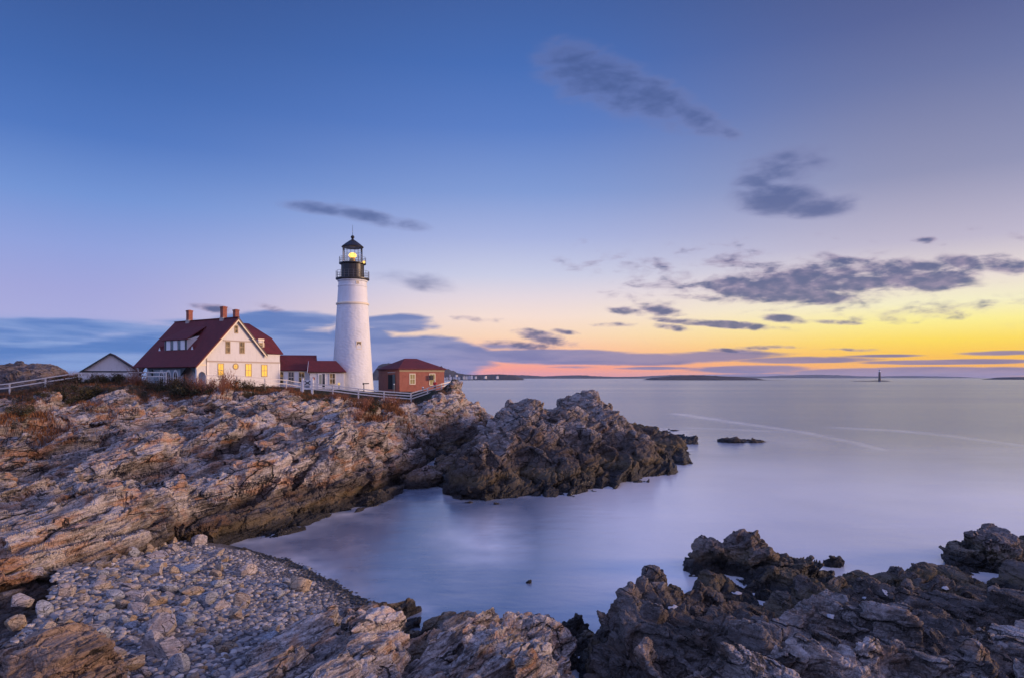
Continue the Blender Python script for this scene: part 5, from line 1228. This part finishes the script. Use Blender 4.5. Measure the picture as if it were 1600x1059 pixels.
for i, (u, v, w, hgt) in enumerate([(q_[0], q_[1], q_[2]*.55, q_[3]*.5) for q_ in [(695,591.5,13,9),(699.5,591,10,8),(704,591.2,13,10),(709,591,9,8),(713,591.3,12,9),(717.5,590.8,10,8),(725,590.5,12,12),(729,590.6,10,13),(733.5,590.4,14,14),(737,590.3,12,14),(743,589.9,8,7),(758.5,589.6,11,9),(777,589.6,12,9),(703,588.5,8,6),(713,589,8,6)]]):
    p = P3(u, v, 2030); p.z = max(p.z, .5)+(2 if v > 589.5 else 5); t = thing('shore_house', ('white', 'cream', 'grey')[i % 3]+' house in the row along the far shore behind the brick house', 'house', p, rnd.uniform(-.6,.6), 'houses along the far shore')
    mb = MB(); mb.prism([(-w/2,-4,-5),(w/2,-4,-5),(w/2,-4,hgt*.6),(0,-4,hgt),(-w/2,-4,hgt*.6)], [(-w/2,4,-5),(w/2,4,-5),(w/2,4,hgt*.6),(0,4,hgt),(-w/2,4,hgt*.6)]); mb.build('wall', hm[(0,1,0,2,0)[i % 5]], t)
    mb = MB(); mb.beam((-w/2-.5,0,hgt*.6-.1), (0,0,hgt+.3), 9.4,.5, (0,0,1)); mb.beam((w/2+.5,0,hgt*.6-.1), (0,0,hgt+.3), 9.4,.5); mb.build('roof', rmt, t)
# rocky hill and brush on the land behind the left fence
HILLM = rock_mat('hill_rock', (.26,.22,.22), (.15,.125,.125), (.06,.05,.048), (.16,.08,.05), .5, 20, 15, tide=None, ss=.6, bumpd=.08)
hx, hy = np.meshgrid(np.linspace(-190, -78, 260), np.linspace(112, 165, 160)); hx = hx.astype(np.float32); hy = hy.astype(np.float32)
def hill_b(x, y):
    u = CU+F*x/y; p_ = np.stack([x, y, 0*x], 1).astype(np.float32)
    v = np.interp(u, [-500,-200,-60,0,15,30,50,65,80,90,100,130], [560,566,570,573.5,571.5,572,573,575,578,583,590,600])
    top = CZ-(v-HV)/F*138; k = np.clip(1-((y-140)/26)**2, 0, 1)
    return (4.5+(np.maximum(top, 4.6)-4.5)*k**.8+fbm(p_*.12, 4, 5)*.5*k-1.0*(k <= 0)).astype(np.float32)
me, _ = rock_sheet('hill', hx, hy, hill_b, basis(20, 15), LV, 97, floor=3.6)
tag(link('hill', me, HILLM), 'dark rocky rise behind the left fence', None, None, 'structure')
for i, (u, y, w) in enumerate([(92,125,3.2),(98,124,3.0),(104,126,3.4),(110,124,3.0),(116,125,3.2),(122,124,2.8),(128,122,2.8),(86,128,3.0),(3,128,3.4),(-8,126,3.4)]):
    p = P3(u, 590, y); p.z = gz_at(p.x, p.y, 5.8)
    o = dup(SHR[rnd.choice(sorted(used_proto))] , p); o['label'] = 'brown brush on the rise beyond the left fence'; o['group'] = 'brush beyond the left fence'; o.scale = (w*.6, w*.6, w*.62)

# small white foam patches caught in hollows of the dark ledge
FOAM = simple('foam_patch', (.46,.46,.50), .7, .2, 8, .02, 30)
led = bpy.data.objects['rock_ledge.001']; BL_ = BVHTree.FromObject(led, bpy.context.evaluated_depsgraph_get())
for u, v, w, lab in [(1152,926,.42,'white foam patch in a hollow beside the black hump-backed rock'), (1052,949,.34,'white foam patch in a hollow at the left knob of the dark ledge'), (1386,925,.46,'long white foam patch near the water in the middle of the dark ledge'), (1351,934,.2,'tiny white foam patch left of the long one on the dark ledge'), (1299,962,.26,'white foam patch lowest in the middle of the dark ledge'), (1478,918,.28,'white foam patch at the upper right of the dark ledge')]:
    d = Vector(((u-CU)/F, 1, -(v-HV)/F)).normalized(); h = BL_.ray_cast(Vector((0,0,CZ)), d)
    if h[0] is None: continue
    V, Q = stone(14, rng, 6, .45, .2); nn = (h[1]+Vector((0,0,1.2))).normalized()
    o = link('foam_patch', np_mesh('foam_patch', V, Q, True), FOAM); o.location = h[0]; o.scale = (w*.45, w*.32, .035); o.rotation_euler = nn.to_track_quat('Z', 'Y').to_euler(); tag(o, lab, 'foam')
# ------------------------------------------------------------------ the air between here and the far shore
hz, g, b = mat('air'); g.N.remove(b); pv = g.n('ShaderNodeVolumePrincipled'); pv.inputs['Density'].default_value = 3.5e-5; pv.inputs['Color'].default_value = (.62,.76,1,1); pv.inputs['Anisotropy'].default_value = 0
g.L.new(pv.outputs[0], g.N['Material Output'].inputs['Volume'])
mb = MB(); mb.box(-40000, 40000, -1100, 9700, -4, 66); tag(mb.build('haze', hz), 'thin blue sea air', None, None, 'stuff')
